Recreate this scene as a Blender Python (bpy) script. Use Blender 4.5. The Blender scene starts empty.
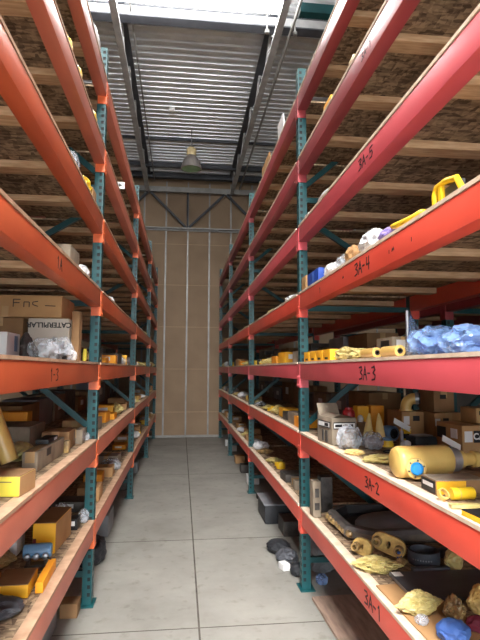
import bpy, bmesh, math, random
from mathutils import Vector, Matrix, noise
random.seed(7)
SC = bpy.context.scene
COL = SC.collection
PI = math.pi

# ------------------------------------------------------------------ materials
def lin(c):
    c = c / 255.0
    return c / 12.92 if c <= 0.04045 else ((c + 0.055) / 1.055) ** 2.4

def rgb(r, g, b):
    return (lin(r), lin(g), lin(b), 1.0)

def base_mat(name, rough=0.6, metal=0.0, spec=0.4):
    m = bpy.data.materials.new(name)
    m.use_nodes = True
    b = m.node_tree.nodes['Principled BSDF']
    b.inputs['Roughness'].default_value = rough
    b.inputs['Metallic'].default_value = metal
    b.inputs['Specular IOR Level'].default_value = spec
    return m, m.node_tree, b

def mat(name, c1, c2=None, scale=8.0, rough=0.6, metal=0.0, bump=0.0, bscale=40.0, stretch=(1, 1, 1), spec=0.4, detail=5.0, lo=0.35, hi=0.68):
    m, nt, b = base_mat(name, rough, metal, spec)
    if c2 is None:
        c2 = tuple(min(1.0, v * 0.78) for v in c1[:3]) + (1.0,)
    tc = nt.nodes.new('ShaderNodeTexCoord')
    mp = nt.nodes.new('ShaderNodeMapping')
    mp.inputs['Scale'].default_value = stretch
    nt.links.new(tc.outputs['Object'], mp.inputs['Vector'])
    n = nt.nodes.new('ShaderNodeTexNoise')
    n.inputs['Scale'].default_value = scale
    n.inputs['Detail'].default_value = detail
    nt.links.new(mp.outputs['Vector'], n.inputs['Vector'])
    r = nt.nodes.new('ShaderNodeValToRGB')
    r.color_ramp.elements[0].position = lo
    r.color_ramp.elements[0].color = c2
    r.color_ramp.elements[1].position = hi
    r.color_ramp.elements[1].color = c1
    nt.links.new(n.outputs['Fac'], r.inputs['Fac'])
    nt.links.new(r.outputs['Color'], b.inputs['Base Color'])
    if bump > 0:
        n2 = nt.nodes.new('ShaderNodeTexNoise')
        n2.inputs['Scale'].default_value = bscale
        n2.inputs['Detail'].default_value = 4
        nt.links.new(mp.outputs['Vector'], n2.inputs['Vector'])
        bp = nt.nodes.new('ShaderNodeBump')
        bp.inputs['Strength'].default_value = bump
        bp.inputs['Distance'].default_value = 0.01
        nt.links.new(n2.outputs['Fac'], bp.inputs['Height'])
        nt.links.new(bp.outputs['Normal'], b.inputs['Normal'])
    return m

def osb_mat(name, dark, light, sc=14.0):
    m, nt, b = base_mat(name, 0.85, 0, 0.2)
    tc = nt.nodes.new('ShaderNodeTexCoord')
    out = None
    facs = []
    for k, (st, rot) in enumerate((((1.0, 3.2, 1), 0.5), ((2.8, 1.0, 1), -0.35), ((1.2, 2.6, 1), 1.3))):
        mp = nt.nodes.new('ShaderNodeMapping')
        mp.inputs['Scale'].default_value = st
        mp.inputs['Rotation'].default_value = (0, 0, rot)
        mp.inputs['Location'].default_value = (k * 3.1, k * 1.7, 0)
        nt.links.new(tc.outputs['Object'], mp.inputs['Vector'])
        v = nt.nodes.new('ShaderNodeTexVoronoi')
        v.inputs['Scale'].default_value = sc * (1 + 0.25 * k)
        nt.links.new(mp.outputs['Vector'], v.inputs['Vector'])
        sep = nt.nodes.new('ShaderNodeSeparateColor')
        nt.links.new(v.outputs['Color'], sep.inputs['Color'])
        facs.append(sep)
    mx = nt.nodes.new('ShaderNodeMath'); mx.operation = 'MULTIPLY'
    nt.links.new(facs[0].outputs[0], mx.inputs[0]); nt.links.new(facs[1].outputs[1], mx.inputs[1])
    ad = nt.nodes.new('ShaderNodeMath'); ad.operation = 'MULTIPLY_ADD'
    nt.links.new(facs[2].outputs[2], ad.inputs[0]); ad.inputs[1].default_value = 0.45
    nt.links.new(mx.outputs[0], ad.inputs[2])
    r = nt.nodes.new('ShaderNodeValToRGB')
    r.color_ramp.elements[0].position = 0.08; r.color_ramp.elements[0].color = dark
    r.color_ramp.elements[1].position = 0.85; r.color_ramp.elements[1].color = light
    nt.links.new(ad.outputs[0], r.inputs['Fac'])
    nt.links.new(r.outputs['Color'], b.inputs['Base Color'])
    bp = nt.nodes.new('ShaderNodeBump'); bp.inputs['Strength'].default_value = 0.3; bp.inputs['Distance'].default_value = 0.004
    nt.links.new(ad.outputs[0], bp.inputs['Height']); nt.links.new(bp.outputs['Normal'], b.inputs['Normal'])
    return m

def film_mat(name, col, alpha=0.5, rough=0.18):
    m, nt, b = base_mat(name, rough, 0, 0.6)
    tc = nt.nodes.new('ShaderNodeTexCoord')
    n = nt.nodes.new('ShaderNodeTexNoise'); n.inputs['Scale'].default_value = 14; n.inputs['Detail'].default_value = 4
    nt.links.new(tc.outputs['Object'], n.inputs['Vector'])
    r = nt.nodes.new('ShaderNodeMapRange')
    r.inputs['From Min'].default_value = 0.3; r.inputs['From Max'].default_value = 0.7
    r.inputs['To Min'].default_value = alpha * 0.6; r.inputs['To Max'].default_value = min(1, alpha * 1.4)
    nt.links.new(n.outputs['Fac'], r.inputs['Value'])
    nt.links.new(r.outputs['Result'], b.inputs['Alpha'])
    b.inputs['Base Color'].default_value = col
    return m

def emit_mat(name, col, s):
    m = bpy.data.materials.new(name); m.use_nodes = True
    nt = m.node_tree; nt.nodes.clear()
    e = nt.nodes.new('ShaderNodeEmission'); e.inputs['Color'].default_value = col; e.inputs['Strength'].default_value = s
    o = nt.nodes.new('ShaderNodeOutputMaterial'); nt.links.new(e.outputs[0], o.inputs[0])
    return m

M = {}
M['orange'] = mat('orange_enamel', rgb(196, 92, 56), rgb(174, 76, 46), 5, 0.38, stretch=(1, .4, 1), spec=.5)
M['orange2'] = mat('orange_enamel_bright', rgb(224, 108, 56), rgb(206, 92, 46), 5, 0.38, spec=.5)
M['orange3'] = mat('orange_enamel_salmon', rgb(204, 116, 92), rgb(186, 100, 78), 5, 0.4, stretch=(1, .4, 1), spec=.5)
M['red'] = mat('crimson_enamel_shaded', rgb(168, 70, 74), rgb(150, 60, 64), 5, 0.36, stretch=(1, .4, 1), spec=.5)  # darker copy of the pink red; shade on upper beams put into the colour
M['red2'] = mat('scarlet_enamel', rgb(222, 84, 66), rgb(206, 72, 56), 5, 0.36, stretch=(1, .4, 1), spec=.5)
M['red3'] = mat('pink_red_enamel', rgb(206, 86, 94), rgb(190, 74, 82), 5, 0.36, stretch=(1, .4, 1), spec=.5)
M['teal'] = mat('teal_enamel', rgb(14, 78, 82), rgb(10, 62, 66), 6, 0.42, spec=.5)
M['osb'] = osb_mat('oriented_strand_board', rgb(92, 75, 60), rgb(176, 152, 124))
M['timber'] = mat('pine_timber', rgb(214, 180, 142), rgb(186, 148, 110), 9, 0.75, stretch=(1, 7, 7))
M['timber_edge'] = mat('pine_edge', rgb(204, 170, 128), rgb(176, 138, 98), 9, 0.75, stretch=(1, 7, 7))
M['ink'] = mat('black_marker', rgb(28, 22, 24), rough=0.5)
M['card'] = mat('cardboard', rgb(182, 144, 100), rgb(164, 126, 86), 5, 0.85, spec=.2)
M['card2'] = mat('cardboard_brown', rgb(150, 116, 82), rgb(128, 98, 68), 5, 0.85, spec=.2)
M['card3'] = mat('cardboard_grey', rgb(150, 138, 120), rgb(120, 108, 94), 9, 0.85, spec=.2)
M['tape'] = mat('packing_tape', rgb(190, 158, 112), rgb(176, 142, 100), 5, 0.25, spec=.5)
M['paper'] = mat('white_paper', rgb(226, 226, 224), rgb(206, 206, 206), 6, 0.7)
M['black'] = mat('black_print', rgb(26, 26, 28), rgb(18, 18, 20), 6, 0.5)
M['yellow'] = mat('yellow_carton', rgb(242, 184, 40), rgb(228, 164, 32), 5, 0.55)
M['lemon'] = mat('lemon_carton', rgb(208, 192, 66), rgb(190, 174, 56), 5, 0.5)
M['paint'] = mat('yellow_machine_paint', rgb(216, 182, 106), rgb(196, 160, 88), 7, 0.32, spec=.5)
M['paint2'] = mat('yellow_bright_paint', rgb(240, 202, 44), rgb(224, 182, 36), 7, 0.32, spec=.5)
M['orangebox'] = mat('orange_yellow_carton', rgb(236, 160, 32), rgb(216, 136, 26), 5, 0.6)
M['wrap_y'] = mat('yellow_plastic_wrap', rgb(216, 204, 138), rgb(178, 160, 98), 14, 0.3, bump=.3, bscale=26, spec=.6)
M['wrap_b'] = mat('brown_part_wrap', rgb(186, 154, 98), rgb(112, 90, 58), 18, 0.35, bump=.5, bscale=30, spec=.6)
M['white'] = mat('white_plastic', rgb(222, 222, 222), rgb(204, 206, 210), 12, 0.4, bump=.2, bscale=22)
M['film'] = film_mat('clear_film', rgb(220, 226, 234), .33)
M['film_g'] = film_mat('grey_film', rgb(196, 202, 210), .40)
M['film_b'] = film_mat('blue_film', rgb(140, 176, 230), .5)
M['blue'] = mat('blue_plastic', rgb(40, 84, 176), rgb(30, 64, 150), 8, 0.4)
M['bluecap'] = mat('blue_cap', rgb(44, 150, 216), rgb(34, 130, 200), 8, 0.4)
M['blueish'] = mat('pale_blue_enamel', rgb(110, 150, 186), rgb(84, 118, 150), 9, 0.4)
M['lilac'] = mat('lilac_plastic', rgb(150, 134, 196), rgb(126, 110, 176), 12, 0.4, bump=.4, bscale=22)
M['rubber'] = mat('black_rubber', rgb(46, 48, 52), rgb(34, 36, 40), 9, 0.55)
M['plate'] = mat('dark_steel_plate', rgb(84, 86, 92), rgb(70, 72, 78), 6, 0.45, 0.2)
M['darkp'] = mat('dark_plastic', rgb(132, 134, 138), rgb(112, 114, 118), 6, 0.5)
M['dust'] = mat('dusty_grey_plastic', rgb(132, 122, 108), rgb(96, 92, 88), 12, 0.7)
M['steel'] = mat('bare_steel', rgb(176, 178, 182), rgb(140, 142, 148), 10, 0.35, 0.7)
M['iron'] = mat('dark_iron', rgb(92, 88, 84), rgb(62, 58, 56), 14, 0.55, 0.4)
M['redcan'] = mat('red_can', rgb(166, 44, 48), rgb(146, 36, 40), 6, 0.35)
M['joist'] = mat('grey_painted_steel', rgb(186, 186, 186), rgb(164, 164, 166), 6, 0.5)
M['joist_d'] = mat('dark_painted_steel', rgb(74, 76, 82), rgb(60, 62, 68), 6, 0.5)
M['deck'] = mat('galvanised_deck', rgb(224, 226, 228), rgb(204, 206, 210), 3, 0.34, 0.4)
M['stud'] = mat('galvanised_stud', rgb(152, 151, 148), rgb(134, 133, 130), 6, 0.45, 0.3)
M['glass_g'] = mat('green_glass', rgb(150, 190, 150), rgb(130, 176, 134), 6, 0.2)
M['sidewall'] = mat('painted_side_wall', rgb(74, 70, 66), rgb(64, 60, 58), 3, 0.85)
M['card_y'] = mat('yellowed_paper', rgb(232, 206, 142), rgb(206, 176, 112), 9, 0.6, bump=.2, bscale=24)
M['linky'] = mat('worn_yellow_casting', rgb(222, 190, 116), rgb(160, 128, 72), 22, 0.5, bump=.3, bscale=40)
M['dust2'] = mat('dusty_black_plastic', rgb(112, 108, 104), rgb(84, 82, 82), 10, 0.6)
M['rubber2'] = mat('grey_rubber', rgb(72, 78, 88), rgb(58, 62, 70), 9, 0.5)
M['blue2'] = mat('blue_cloth', rgb(84, 124, 196), rgb(62, 98, 170), 12, 0.6)
M['lampm'] = mat('brushed_lamp_metal', rgb(176, 170, 168), rgb(150, 144, 142), 6, 0.3, 0.4)
M['pale'] = mat('pale_carton', rgb(200, 192, 178), rgb(184, 174, 160), 5, 0.8)
M['edge2'] = mat('lit_tan_board_edge', rgb(190, 156, 128), rgb(164, 130, 104), 14, 0.75)  # left rack: light on the deck edge put into the colour
M['edge'] = mat('lit_board_edge', rgb(220, 200, 178), rgb(196, 174, 150), 14, 0.7)  # right rack: bright lit deck edge put into the colour
M['pallet'] = mat('weathered_boards', rgb(168, 144, 128), rgb(138, 116, 102), 5, 0.85, stretch=(6, 1, 1))
M['hollow'] = mat('post_hole_shade', rgb(44, 42, 42), rgb(32, 30, 30), 8, 0.8)  # near-black colour stands for the shade inside the posts
M['red_cloth'] = mat('dark_red_strap', rgb(120, 36, 56), rgb(96, 26, 44), 12, 0.7)

def floor_mat():
    m, nt, b = base_mat('sealed_concrete', 0.62, 0, 0.35)
    tc = nt.nodes.new('ShaderNodeTexCoord')
    n = nt.nodes.new('ShaderNodeTexNoise'); n.inputs['Scale'].default_value = 1.6; n.inputs['Detail'].default_value = 9; n.inputs['Roughness'].default_value = .65
    nt.links.new(tc.outputs['Object'], n.inputs['Vector'])
    r = nt.nodes.new('ShaderNodeValToRGB')
    r.color_ramp.elements[0].position = .3; r.color_ramp.elements[0].color = rgb(124, 122, 116)
    r.color_ramp.elements[1].position = .7; r.color_ramp.elements[1].color = rgb(150, 148, 141)
    nt.links.new(n.outputs['Fac'], r.inputs['Fac'])
    n2 = nt.nodes.new('ShaderNodeTexNoise'); n2.inputs['Scale'].default_value = 11; n2.inputs['Detail'].default_value = 6
    nt.links.new(tc.outputs['Object'], n2.inputs['Vector'])
    r2 = nt.nodes.new('ShaderNodeValToRGB')
    r2.color_ramp.elements[0].position = .24; r2.color_ramp.elements[0].color = (.7, .69, .66, 1)
    r2.color_ramp.elements[1].position = .42; r2.color_ramp.elements[1].color = (1, 1, 1, 1)
    nt.links.new(n2.outputs['Fac'], r2.inputs['Fac'])
    mx = nt.nodes.new('ShaderNodeMix'); mx.data_type = 'RGBA'; mx.blend_type = 'MULTIPLY'; mx.inputs['Factor'].default_value = 1
    nt.links.new(r.outputs['Color'], mx.inputs['A']); nt.links.new(r2.outputs['Color'], mx.inputs['B'])
    nt.links.new(mx.outputs['Result'], b.inputs['Base Color'])
    return m
M['floor'] = floor_mat()
M['groove'] = mat('saw_cut_joint', rgb(92, 86, 78), rgb(62, 58, 54), 6, 0.9)

def wall_mat():
    m, nt, b = base_mat('brown_wall_board', 0.85, 0, 0.2)
    tc = nt.nodes.new('ShaderNodeTexCoord')
    n = nt.nodes.new('ShaderNodeTexNoise'); n.inputs['Scale'].default_value = 2.2; n.inputs['Detail'].default_value = 6
    nt.links.new(tc.outputs['Object'], n.inputs['Vector'])
    r = nt.nodes.new('ShaderNodeValToRGB')
    r.color_ramp.elements[0].position = .3; r.color_ramp.elements[0].color = rgb(140, 119, 98)
    r.color_ramp.elements[1].position = .7; r.color_ramp.elements[1].color = rgb(152, 130, 107)
    nt.links.new(n.outputs['Fac'], r.inputs['Fac'])
    nt.links.new(r.outputs['Color'], b.inputs['Base Color'])
    return m
M['wall'] = wall_mat()
M['seam'] = mat('board_seam', rgb(180, 154, 124), rgb(166, 140, 112), 6, 0.85)

# ------------------------------------------------------------------ mesh helpers
class MB:
    def __init__(self):
        self.bm = bmesh.new()
    def box(self, x0, x1, y0, y1, z0, z1, bev=0.0, T=None):
        r = bmesh.ops.create_cube(self.bm, size=1)
        vs = r['verts']
        for v in vs:
            v.co = Vector((x0 + (v.co.x + .5) * (x1 - x0), y0 + (v.co.y + .5) * (y1 - y0), z0 + (v.co.z + .5) * (z1 - z0)))
        if bev > 0:
            es = list({e for v in vs for e in v.link_edges})
            rb = bmesh.ops.bevel(self.bm, geom=es, offset=bev, segments=2, profile=.7, affect='EDGES')
            vs = list({v for v in vs if v.is_valid} | set(rb['verts']))
        if T is not None:
            bmesh.ops.transform(self.bm, matrix=T, verts=vs)
        return self
    def bar(self, a, b, w, t, up=(0, 0, 1)):
        a, b = Vector(a), Vector(b)
        d = (b - a); L = d.length; d.normalize()
        u = Vector(up)
        s = d.cross(u)
        if s.length < 1e-4:
            s = d.cross(Vector((1, 0, 0)))
        s.normalize(); u = s.cross(d)
        vs = []
        for p in (a, b):
            for sx, sz in ((-1, -1), (1, -1), (1, 1), (-1, 1)):
                vs.append(self.bm.verts.new(p + s * (sx * w / 2) + u * (sz * t / 2)))
        F = self.bm.faces.new
        F(vs[3::-1]); F(vs[4:8])
        for i in range(4):
            j = (i + 1) % 4
            F((vs[i], vs[j], vs[4 + j], vs[4 + i]))
        return self
    def tube(self, pts, rad, n=12, cap=True):
        pts = [Vector(p) for p in pts]
        if not hasattr(rad, '__len__'):
            rad = [rad] * len(pts)
        rings = []
        prev = None
        for i, p in enumerate(pts):
            d = (pts[min(i + 1, len(pts) - 1)] - pts[max(i - 1, 0)]).normalized()
            if prev is None:
                s = d.cross(Vector((0, 0, 1)))
                if s.length < .05:
                    s = d.cross(Vector((1, 0, 0)))
            else:
                s = prev - d * prev.dot(d)
            s.normalize(); prev = s
            u = d.cross(s)
            rings.append([self.bm.verts.new(p + (s * math.cos(2 * PI * k / n) + u * math.sin(2 * PI * k / n)) * rad[i]) for k in range(n)])
        for a, b in zip(rings, rings[1:]):
            for k in range(n):
                self.bm.faces.new((a[k], a[(k + 1) % n], b[(k + 1) % n], b[k]))
        if cap:
            self.bm.faces.new(rings[0][::-1]); self.bm.faces.new(rings[-1])
        return self
    def lathe(self, prof, n=28, T=None, closed=False):
        rings = []
        for r, z in prof:
            if r < 1e-6:
                rings.append([self.bm.verts.new((0, 0, z))])
            else:
                rings.append([self.bm.verts.new((r * math.cos(2 * PI * k / n), r * math.sin(2 * PI * k / n), z)) for k in range(n)])
        seq = list(zip(rings, rings[1:]))
        if closed:
            seq.append((rings[-1], rings[0]))
        for a, b in seq:
            for k in range(n):
                k2 = (k + 1) % n
                if len(a) == 1 and len(b) == 1:
                    continue
                if len(a) == 1:
                    self.bm.faces.new((a[0], b[k2], b[k]))
                elif len(b) == 1:
                    self.bm.faces.new((a[k], a[k2], b[0]))
                else:
                    self.bm.faces.new((a[k], a[k2], b[k2], b[k]))
        if T is not None:
            bmesh.ops.transform(self.bm, matrix=T, verts=[v for r in rings for v in r])
        return self
    def prism(self, outline, z0, z1, T=None):
        a = [self.bm.verts.new((x, y, z0)) for x, y in outline]
        b = [self.bm.verts.new((x, y, z1)) for x, y in outline]
        self.bm.faces.new(a[::-1]); self.bm.faces.new(b)
        n = len(a)
        for i in range(n):
            j = (i + 1) % n
            self.bm.faces.new((a[i], a[j], b[j], b[i]))
        if T is not None:
            bmesh.ops.transform(self.bm, matrix=T, verts=a + b)
        return self
    def blob(self, rx, ry, rz, seed=0, amp=.28, fr=2.2, sub=4, T=None, ridge=True, flat=True, taper=0.0):
        r = bmesh.ops.create_icosphere(self.bm, subdivisions=sub, radius=1)
        off = Vector((seed * 7.13, seed * 3.7, seed * 1.9))
        for v in r['verts']:
            d = v.co.normalized()
            nn = noise.noise(d * fr + off)
            if ridge:
                n2 = noise.noise(d * fr * 2.1 + off)
                nn = (1 - 2 * abs(nn)) * .9 + .35 * n2 + .18 * (1 - 2 * abs(noise.noise(d * fr * 4.5 + off))) - .5
            k = 1 + amp * .62 * nn
            if taper:
                k += amp * .35 * (1 - 2 * abs(noise.noise(d * 5.5 + off)))
            q = 1 - taper * abs(d.x) ** 1.5
            p = Vector((d.x * rx * (k + taper * .25 * abs(d.x) ** 4), d.y * ry * k * q, d.z * rz * k * q))
            if flat:
                p.z += rz * .72
                if p.z < 0:
                    p.z = 0
            v.co = p
        if T is not None:
            bmesh.ops.transform(self.bm, matrix=T, verts=r['verts'])
        return self
    def build(self, name, m, parent=None, smooth=False, angle=35):
        me = bpy.data.meshes.new(name)
        bmesh.ops.recalc_face_normals(self.bm, faces=self.bm.faces)
        self.bm.to_mesh(me); self.bm.free()
        me.materials.append(m)
        if smooth:
            for p in me.polygons:
                p.use_smooth = True
            try:
                me.set_sharp_from_angle(angle=math.radians(angle))
            except Exception:
                pass
        o = bpy.data.objects.new(name, me)
        COL.objects.link(o)
        if parent is not None:
            o.parent = parent
        return o

def plate2d(name, outer, holes, th, bev, m, parent=None, T=None):
    """an extruded flat shape with holes, as a mesh"""
    cu = bpy.data.curves.new('outline', 'CURVE'); cu.dimensions = '2D'; cu.fill_mode = 'BOTH'
    cu.extrude = th / 2 - bev; cu.bevel_depth = bev; cu.bevel_resolution = 1
    for ring in [outer] + holes:
        s = cu.splines.new('POLY'); s.points.add(len(ring) - 1)
        for p, (x, y) in zip(s.points, ring):
            p.co = (x, y, 0, 1)
        s.use_cyclic_u = True
    tmp = bpy.data.objects.new('outline_tmp', cu); COL.objects.link(tmp)
    dg = bpy.context.evaluated_depsgraph_get()
    me = bpy.data.meshes.new_from_object(tmp.evaluated_get(dg))
    bpy.data.objects.remove(tmp); bpy.data.curves.remove(cu)
    if T is not None:
        me.transform(T)
    me.materials.clear(); me.materials.append(m)
    o = bpy.data.objects.new(name, me); COL.objects.link(o)
    if parent is not None:
        o.parent = parent
    return o

def text_mesh(name, body, size, m, parent, T, bold=0.0):
    cu = bpy.data.curves.new('lettering', 'FONT'); cu.body = body; cu.size = size
    cu.align_x = 'CENTER'; cu.align_y = 'CENTER'; cu.extrude = 0.0006; cu.offset = bold
    tmp = bpy.data.objects.new('lettering_tmp', cu); COL.objects.link(tmp)
    dg = bpy.context.evaluated_depsgraph_get()
    me = bpy.data.meshes.new_from_object(tmp.evaluated_get(dg))
    bpy.data.objects.remove(tmp); bpy.data.curves.remove(cu)
    me.transform(T)
    me.materials.clear(); me.materials.append(m)
    o = bpy.data.objects.new(name, me); COL.objects.link(o); o.parent = parent
    return o

def tag(o, label, cat, group=None):
    o['label'] = label; o['category'] = cat
    if group:
        o['group'] = group
    return o

def struct(o):
    o['kind'] = 'structure'
    return o

def empty(name, loc=(0, 0, 0), rz=0.0):
    o = bpy.data.objects.new(name, None)
    o.empty_display_size = .1
    COL.objects.link(o); o.location = loc; o.rotation_euler = (0, 0, rz)
    return o

def at(o, x, y, z, rz=0.0, rx=0.0, ry=0.0):
    o.location = (x, y, z); o.rotation_euler = (rx, ry, rz)
    return o

# ------------------------------------------------------------------ the hall
YW = 12.33      # back wall
ZC = 6.30       # roof deck
XL, XR = -.581, .892          # aisle faces of the two racks
mb = MB(); mb.box(-5.2, 5.6, -5, YW + .2, -.12, 0)
fl = struct(mb.build('floor', M['floor']))
mb = MB()
for y in (.4, 3.337, 4.99, 8.0, 11.04):
    mb.box(-5, 5.4, y - .004, y + .004, 0.0003, .0011)
mb.box(.126, .138, -5, YW - .05, 0.0003, .0012)
g = mb.build('saw_cut_joints', M['groove'], fl)

mb = MB(); mb.box(-5.2, 5.6, YW, YW + .15, 0, ZC + .1)
wb = struct(mb.build('wall_back', M['wall']))
mb = MB()
for z in (.584, 1.60, 2.61, 3.63, 4.64):
    mb.box(-5, 5.4, YW - .003, YW - .0005, z - .006, z + .006)
mb.build('board_seams', M['seam'], wb)
mb = MB()
mb.box(-5.2, -2.3, -5.2, -5.0, 0, ZC + .1); mb.box(2.6, 5.6, -5.2, -5.0, 0, ZC + .1); mb.box(-2.3, 2.6, -5.2, -5.0, 4.6, ZC + .1)
struct(mb.build('wall_front', M['sidewall']))
mb = MB(); mb.box(-5.3, -5.2, -5, YW + .15, 0, ZC + .1); struct(mb.build('wall_left', M['sidewall']))
mb = MB(); mb.box(5.6, 5.7, -5, YW + .15, 0, ZC + .1); struct(mb.build('wall_right', M['sidewall']))
# metal studs, base track and head channel
k = 0
for x in [.115 + .53 * i for i in range(-9, 10)]:
    k += 1
    mb = MB()
    mb.box(x - .018, x + .018, YW - .045, YW - .004, .045, 6.2)
    o = struct(mb.build('trim_%d' % k, M['stud']))
mb = MB(); mb.box(-5, 5.4, YW - .06, YW - .004, .0, .045); struct(mb.build('baseboard_back', M['stud']))
mb = MB(); mb.box(-5, 5.4, YW - .075, YW - .046, 4.96, 5.01, .004); struct(mb.build('trim_30', M['stud']))

# corrugated roof deck, ribs running across the aisle; an opening for the unseen added rooflight
def deck_strip(x0, x1, y0, y1):
    mb = MB()
    pitch, y = .152, y0
    prof = []
    while y < y1 - 1e-6:
        for dy, dz in ((0, .0), (.09, .0), (.105, .045), (.137, .045)):
            if y + dy <= y1:
                prof.append((y + dy, ZC + dz))
        y += pitch
    prof.append((y1, ZC))
    a = [mb.bm.verts.new((x0, p[0], p[1])) for p in prof]
    b = [mb.bm.verts.new((x1, p[0], p[1])) for p in prof]
    for i in range(len(prof) - 1):
        mb.bm.faces.new((a[i], a[i + 1], b[i + 1], b[i]))
    return mb
SKY = [(-1.42, 1.25, -3.4, -1.2)]  # unseen rooflight behind the camera, added to light the shelves
cl = struct(deck_strip(-5.2, 5.6, -1.2, YW).build('ceiling', M['deck']))
for (x0, x1, y0, y1) in ((-5.2, -1.42, -5, -1.2), (1.25, 5.6, -5, -1.2), (-1.42, 1.25, -5, -3.4)):
    deck_strip(x0, x1, y0, y1).build('deck_panel', M['deck'], cl)
mb = MB(); mb.box(-5.2, 5.6, -5, YW + .15, ZC + .4, ZC + .5); mb.build('roof_cover', M['joist_d'], cl)
M['sky'] = emit_mat('strip_light_glow', (1.0, .98, .95, 1), 60.0); M['sky2'] = emit_mat('added_rooflight_glow', (1.0, .98, .95, 1), 120.0)  # glow of the strip light, then of the unseen added rooflight
for i, (x0, x1, y0, y1) in enumerate(SKY):
    mb = MB(); mb.box(x0, x1, y0, y1, ZC + .06, ZC + .07)
    w = struct(mb.build('added_rooflight_%d' % (i + 1), M['sky2']))
    mb = MB()
    for (a0, a1, b0, b1) in ((x0 - .03, x0, y0, y1), (x1, x1 + .03, y0, y1), (x0, x1, y0 - .03, y0), (x0, x1, y1, y1 + .03)):
        mb.box(a0, a1, b0, b1, ZC - .01, ZC + .09)
    mb.build('added_rooflight_frame', M['joist'], w)

# open-web joists on both sides of the aisle
def joist(x, label):
    r = empty('roof_joist', (x, 0, 0))
    tag(r, label, 'roof joist')
    zb, zt = 5.86, 6.285
    y0, y1 = -4.8, YW - .25
    mb = MB(); mb.box(-.045, .045, y0, y1, zb, zb + .045); mb.build('bottom_chord', M['joist'], r)
    mb = MB(); mb.box(-.07, .07, y0, y1, zt - .05, zt); mb.build('top_chord', M['joist_d'], r)
    mb = MB()
    n = 34; st = (y1 - y0) / n
    for i in range(n):
        ya, yb = y0 + i * st, y0 + (i + 1) * st
        za, zb2 = (zb + .04, zt - .04) if i % 2 == 0 else (zt - .04, zb + .04)
        mb.bar((0, ya, za), (0, yb, zb2), .03, .03)
    w = mb.build('web', M['joist'], r); w['kind'] = 'stuff'
    return r
joist(-.86, 'open-web steel roof joist above the orange-beamed rack')
joist(1.17, 'open-web steel roof joist above the red-beamed rack')
mb = MB(); mb.tube([(-.70, -4.5, 6.14), (-.70, YW - .3, 6.14)], .014, 8)
tag(mb.build('conduit_pipe', M['stud'], smooth=True), 'thin metal conduit running beside the joist above the orange rack', 'conduit')
mb = MB(); mb.tube([(1.36, -4.5, 5.98), (1.36, YW - .3, 5.98)], .02, 8)
tag(mb.build('conduit_pipe', M['stud'], smooth=True), 'metal conduit running along the roof above the red rack', 'conduit')
# cross girder just past the strip light
r = empty('roof_girder', (0, 6.29, 0)); tag(r, 'pale grey steel girder crossing the roof beside the bright strip light', 'roof girder')
MB().box(-5, 5.4, -.08, .08, 6.09, 6.11).build('bottom_flange', M['joist_d'], r)
MB().box(-5, 5.4, -.08, -.06, 6.11, 6.22).build('web', M['joist'], r)
MB().box(-5, 5.4, -.08, .08, 6.22, 6.24).build('top_flange', M['joist_d'], r)
for dx in (1.05, 1.22, 1.42):
    mb = MB(); mb.tube([(dx, -.13, 6.0), (dx, -.13, 6.27)], .012, 8); mb.lathe([(0, 5.95), (.03, 5.955), (.03, 6.0), (0, 6.005)], 10, Matrix.Translation((dx, -.13, 0)))
    mb.build('pipe_hanger', M['stud'], r, True)
# truss in front of the back wall
r = empty('roof_truss', (.10, YW - .16, -.07)); tag(r, 'steel roof truss with a dark V brace in front of the brown wall', 'roof truss')
MB().box(-5, 5, -.05, .05, 5.96, 6.08).build('top_chord', M['stud'], r)
MB().box(-5, 5, -.03, .03, 5.06, 5.085).build('bottom_chord', M['stud'], r)
for i in range(-3, 4):
    xo = i * 1.86
    for sx in (-1, 1):
        mb = MB(); mb.bar((xo + sx * .04, 0, 5.10), (xo + sx * .90, 0, 5.95), .05, .05); mb.build('brace', M['joist_d'], r)
    mb = MB(); mb.bar((xo, 0, 5.087), (xo, 0, 5.955), .04, .04, (0, 1, 0)); mb.build('brace', M['joist_d'], r)
# dark purlins across, further down the roof
for i, y in enumerate((10.1, 11.4, 12.0)):
    hw, zb = ((.02, 6.25), (.05, 6.2), (.06, 6.17))[i]
    mb = MB(); mb.box(-5, 5.4, y - hw, y + hw, zb, 6.295)
    tag(mb.build('roof_purlin', M['joist_d']), ['dark purlin crossing the roof deck in front of the hanging lamp',
        'dark purlin crossing the roof deck behind the hanging lamp', 'dark purlin crossing the roof deck closest to the back wall'][i], 'roof purlin')

# strip light slung under the roof just before the girder
r = empty('strip_light', (-.07, 5.73, 5.96)); tag(r, 'long glowing strip light slung under the roof beside the grey girder', 'strip light')
MB().box(-1.27, 1.27, -.03, .03, .07, .11, .004).build('housing', M['joist'], r)
MB().box(-1.25, 1.25, -.075, .075, 0, .069, .02).build('diffuser', M['sky'], r)
for sx in (-1, 1):
    MB().tube([(sx * 1.0, 0, .108), (sx * 1.0, 0, .325)], .006, 8).build('hanger_rod', M['steel'], r)
r = empty('steel_channel', (3.35, 5.80, 5.98)); tag(r, 'teal steel channel crossing the roof in line with the glowing strip light', 'channel')
MB().box(-1.95, 1.95, -.06, .06, 0, .012).build('lower_flange', M['teal'], r)
MB().box(-1.95, 1.95, -.06, -.05, .0125, .12).build('web', M['teal'], r)
for sx in (-1.2, 1.2):
    MB().tube([(sx, 0, .0125), (sx, 0, .315)], .006, 8).build('hanger_rod', M['steel'], r)

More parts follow.
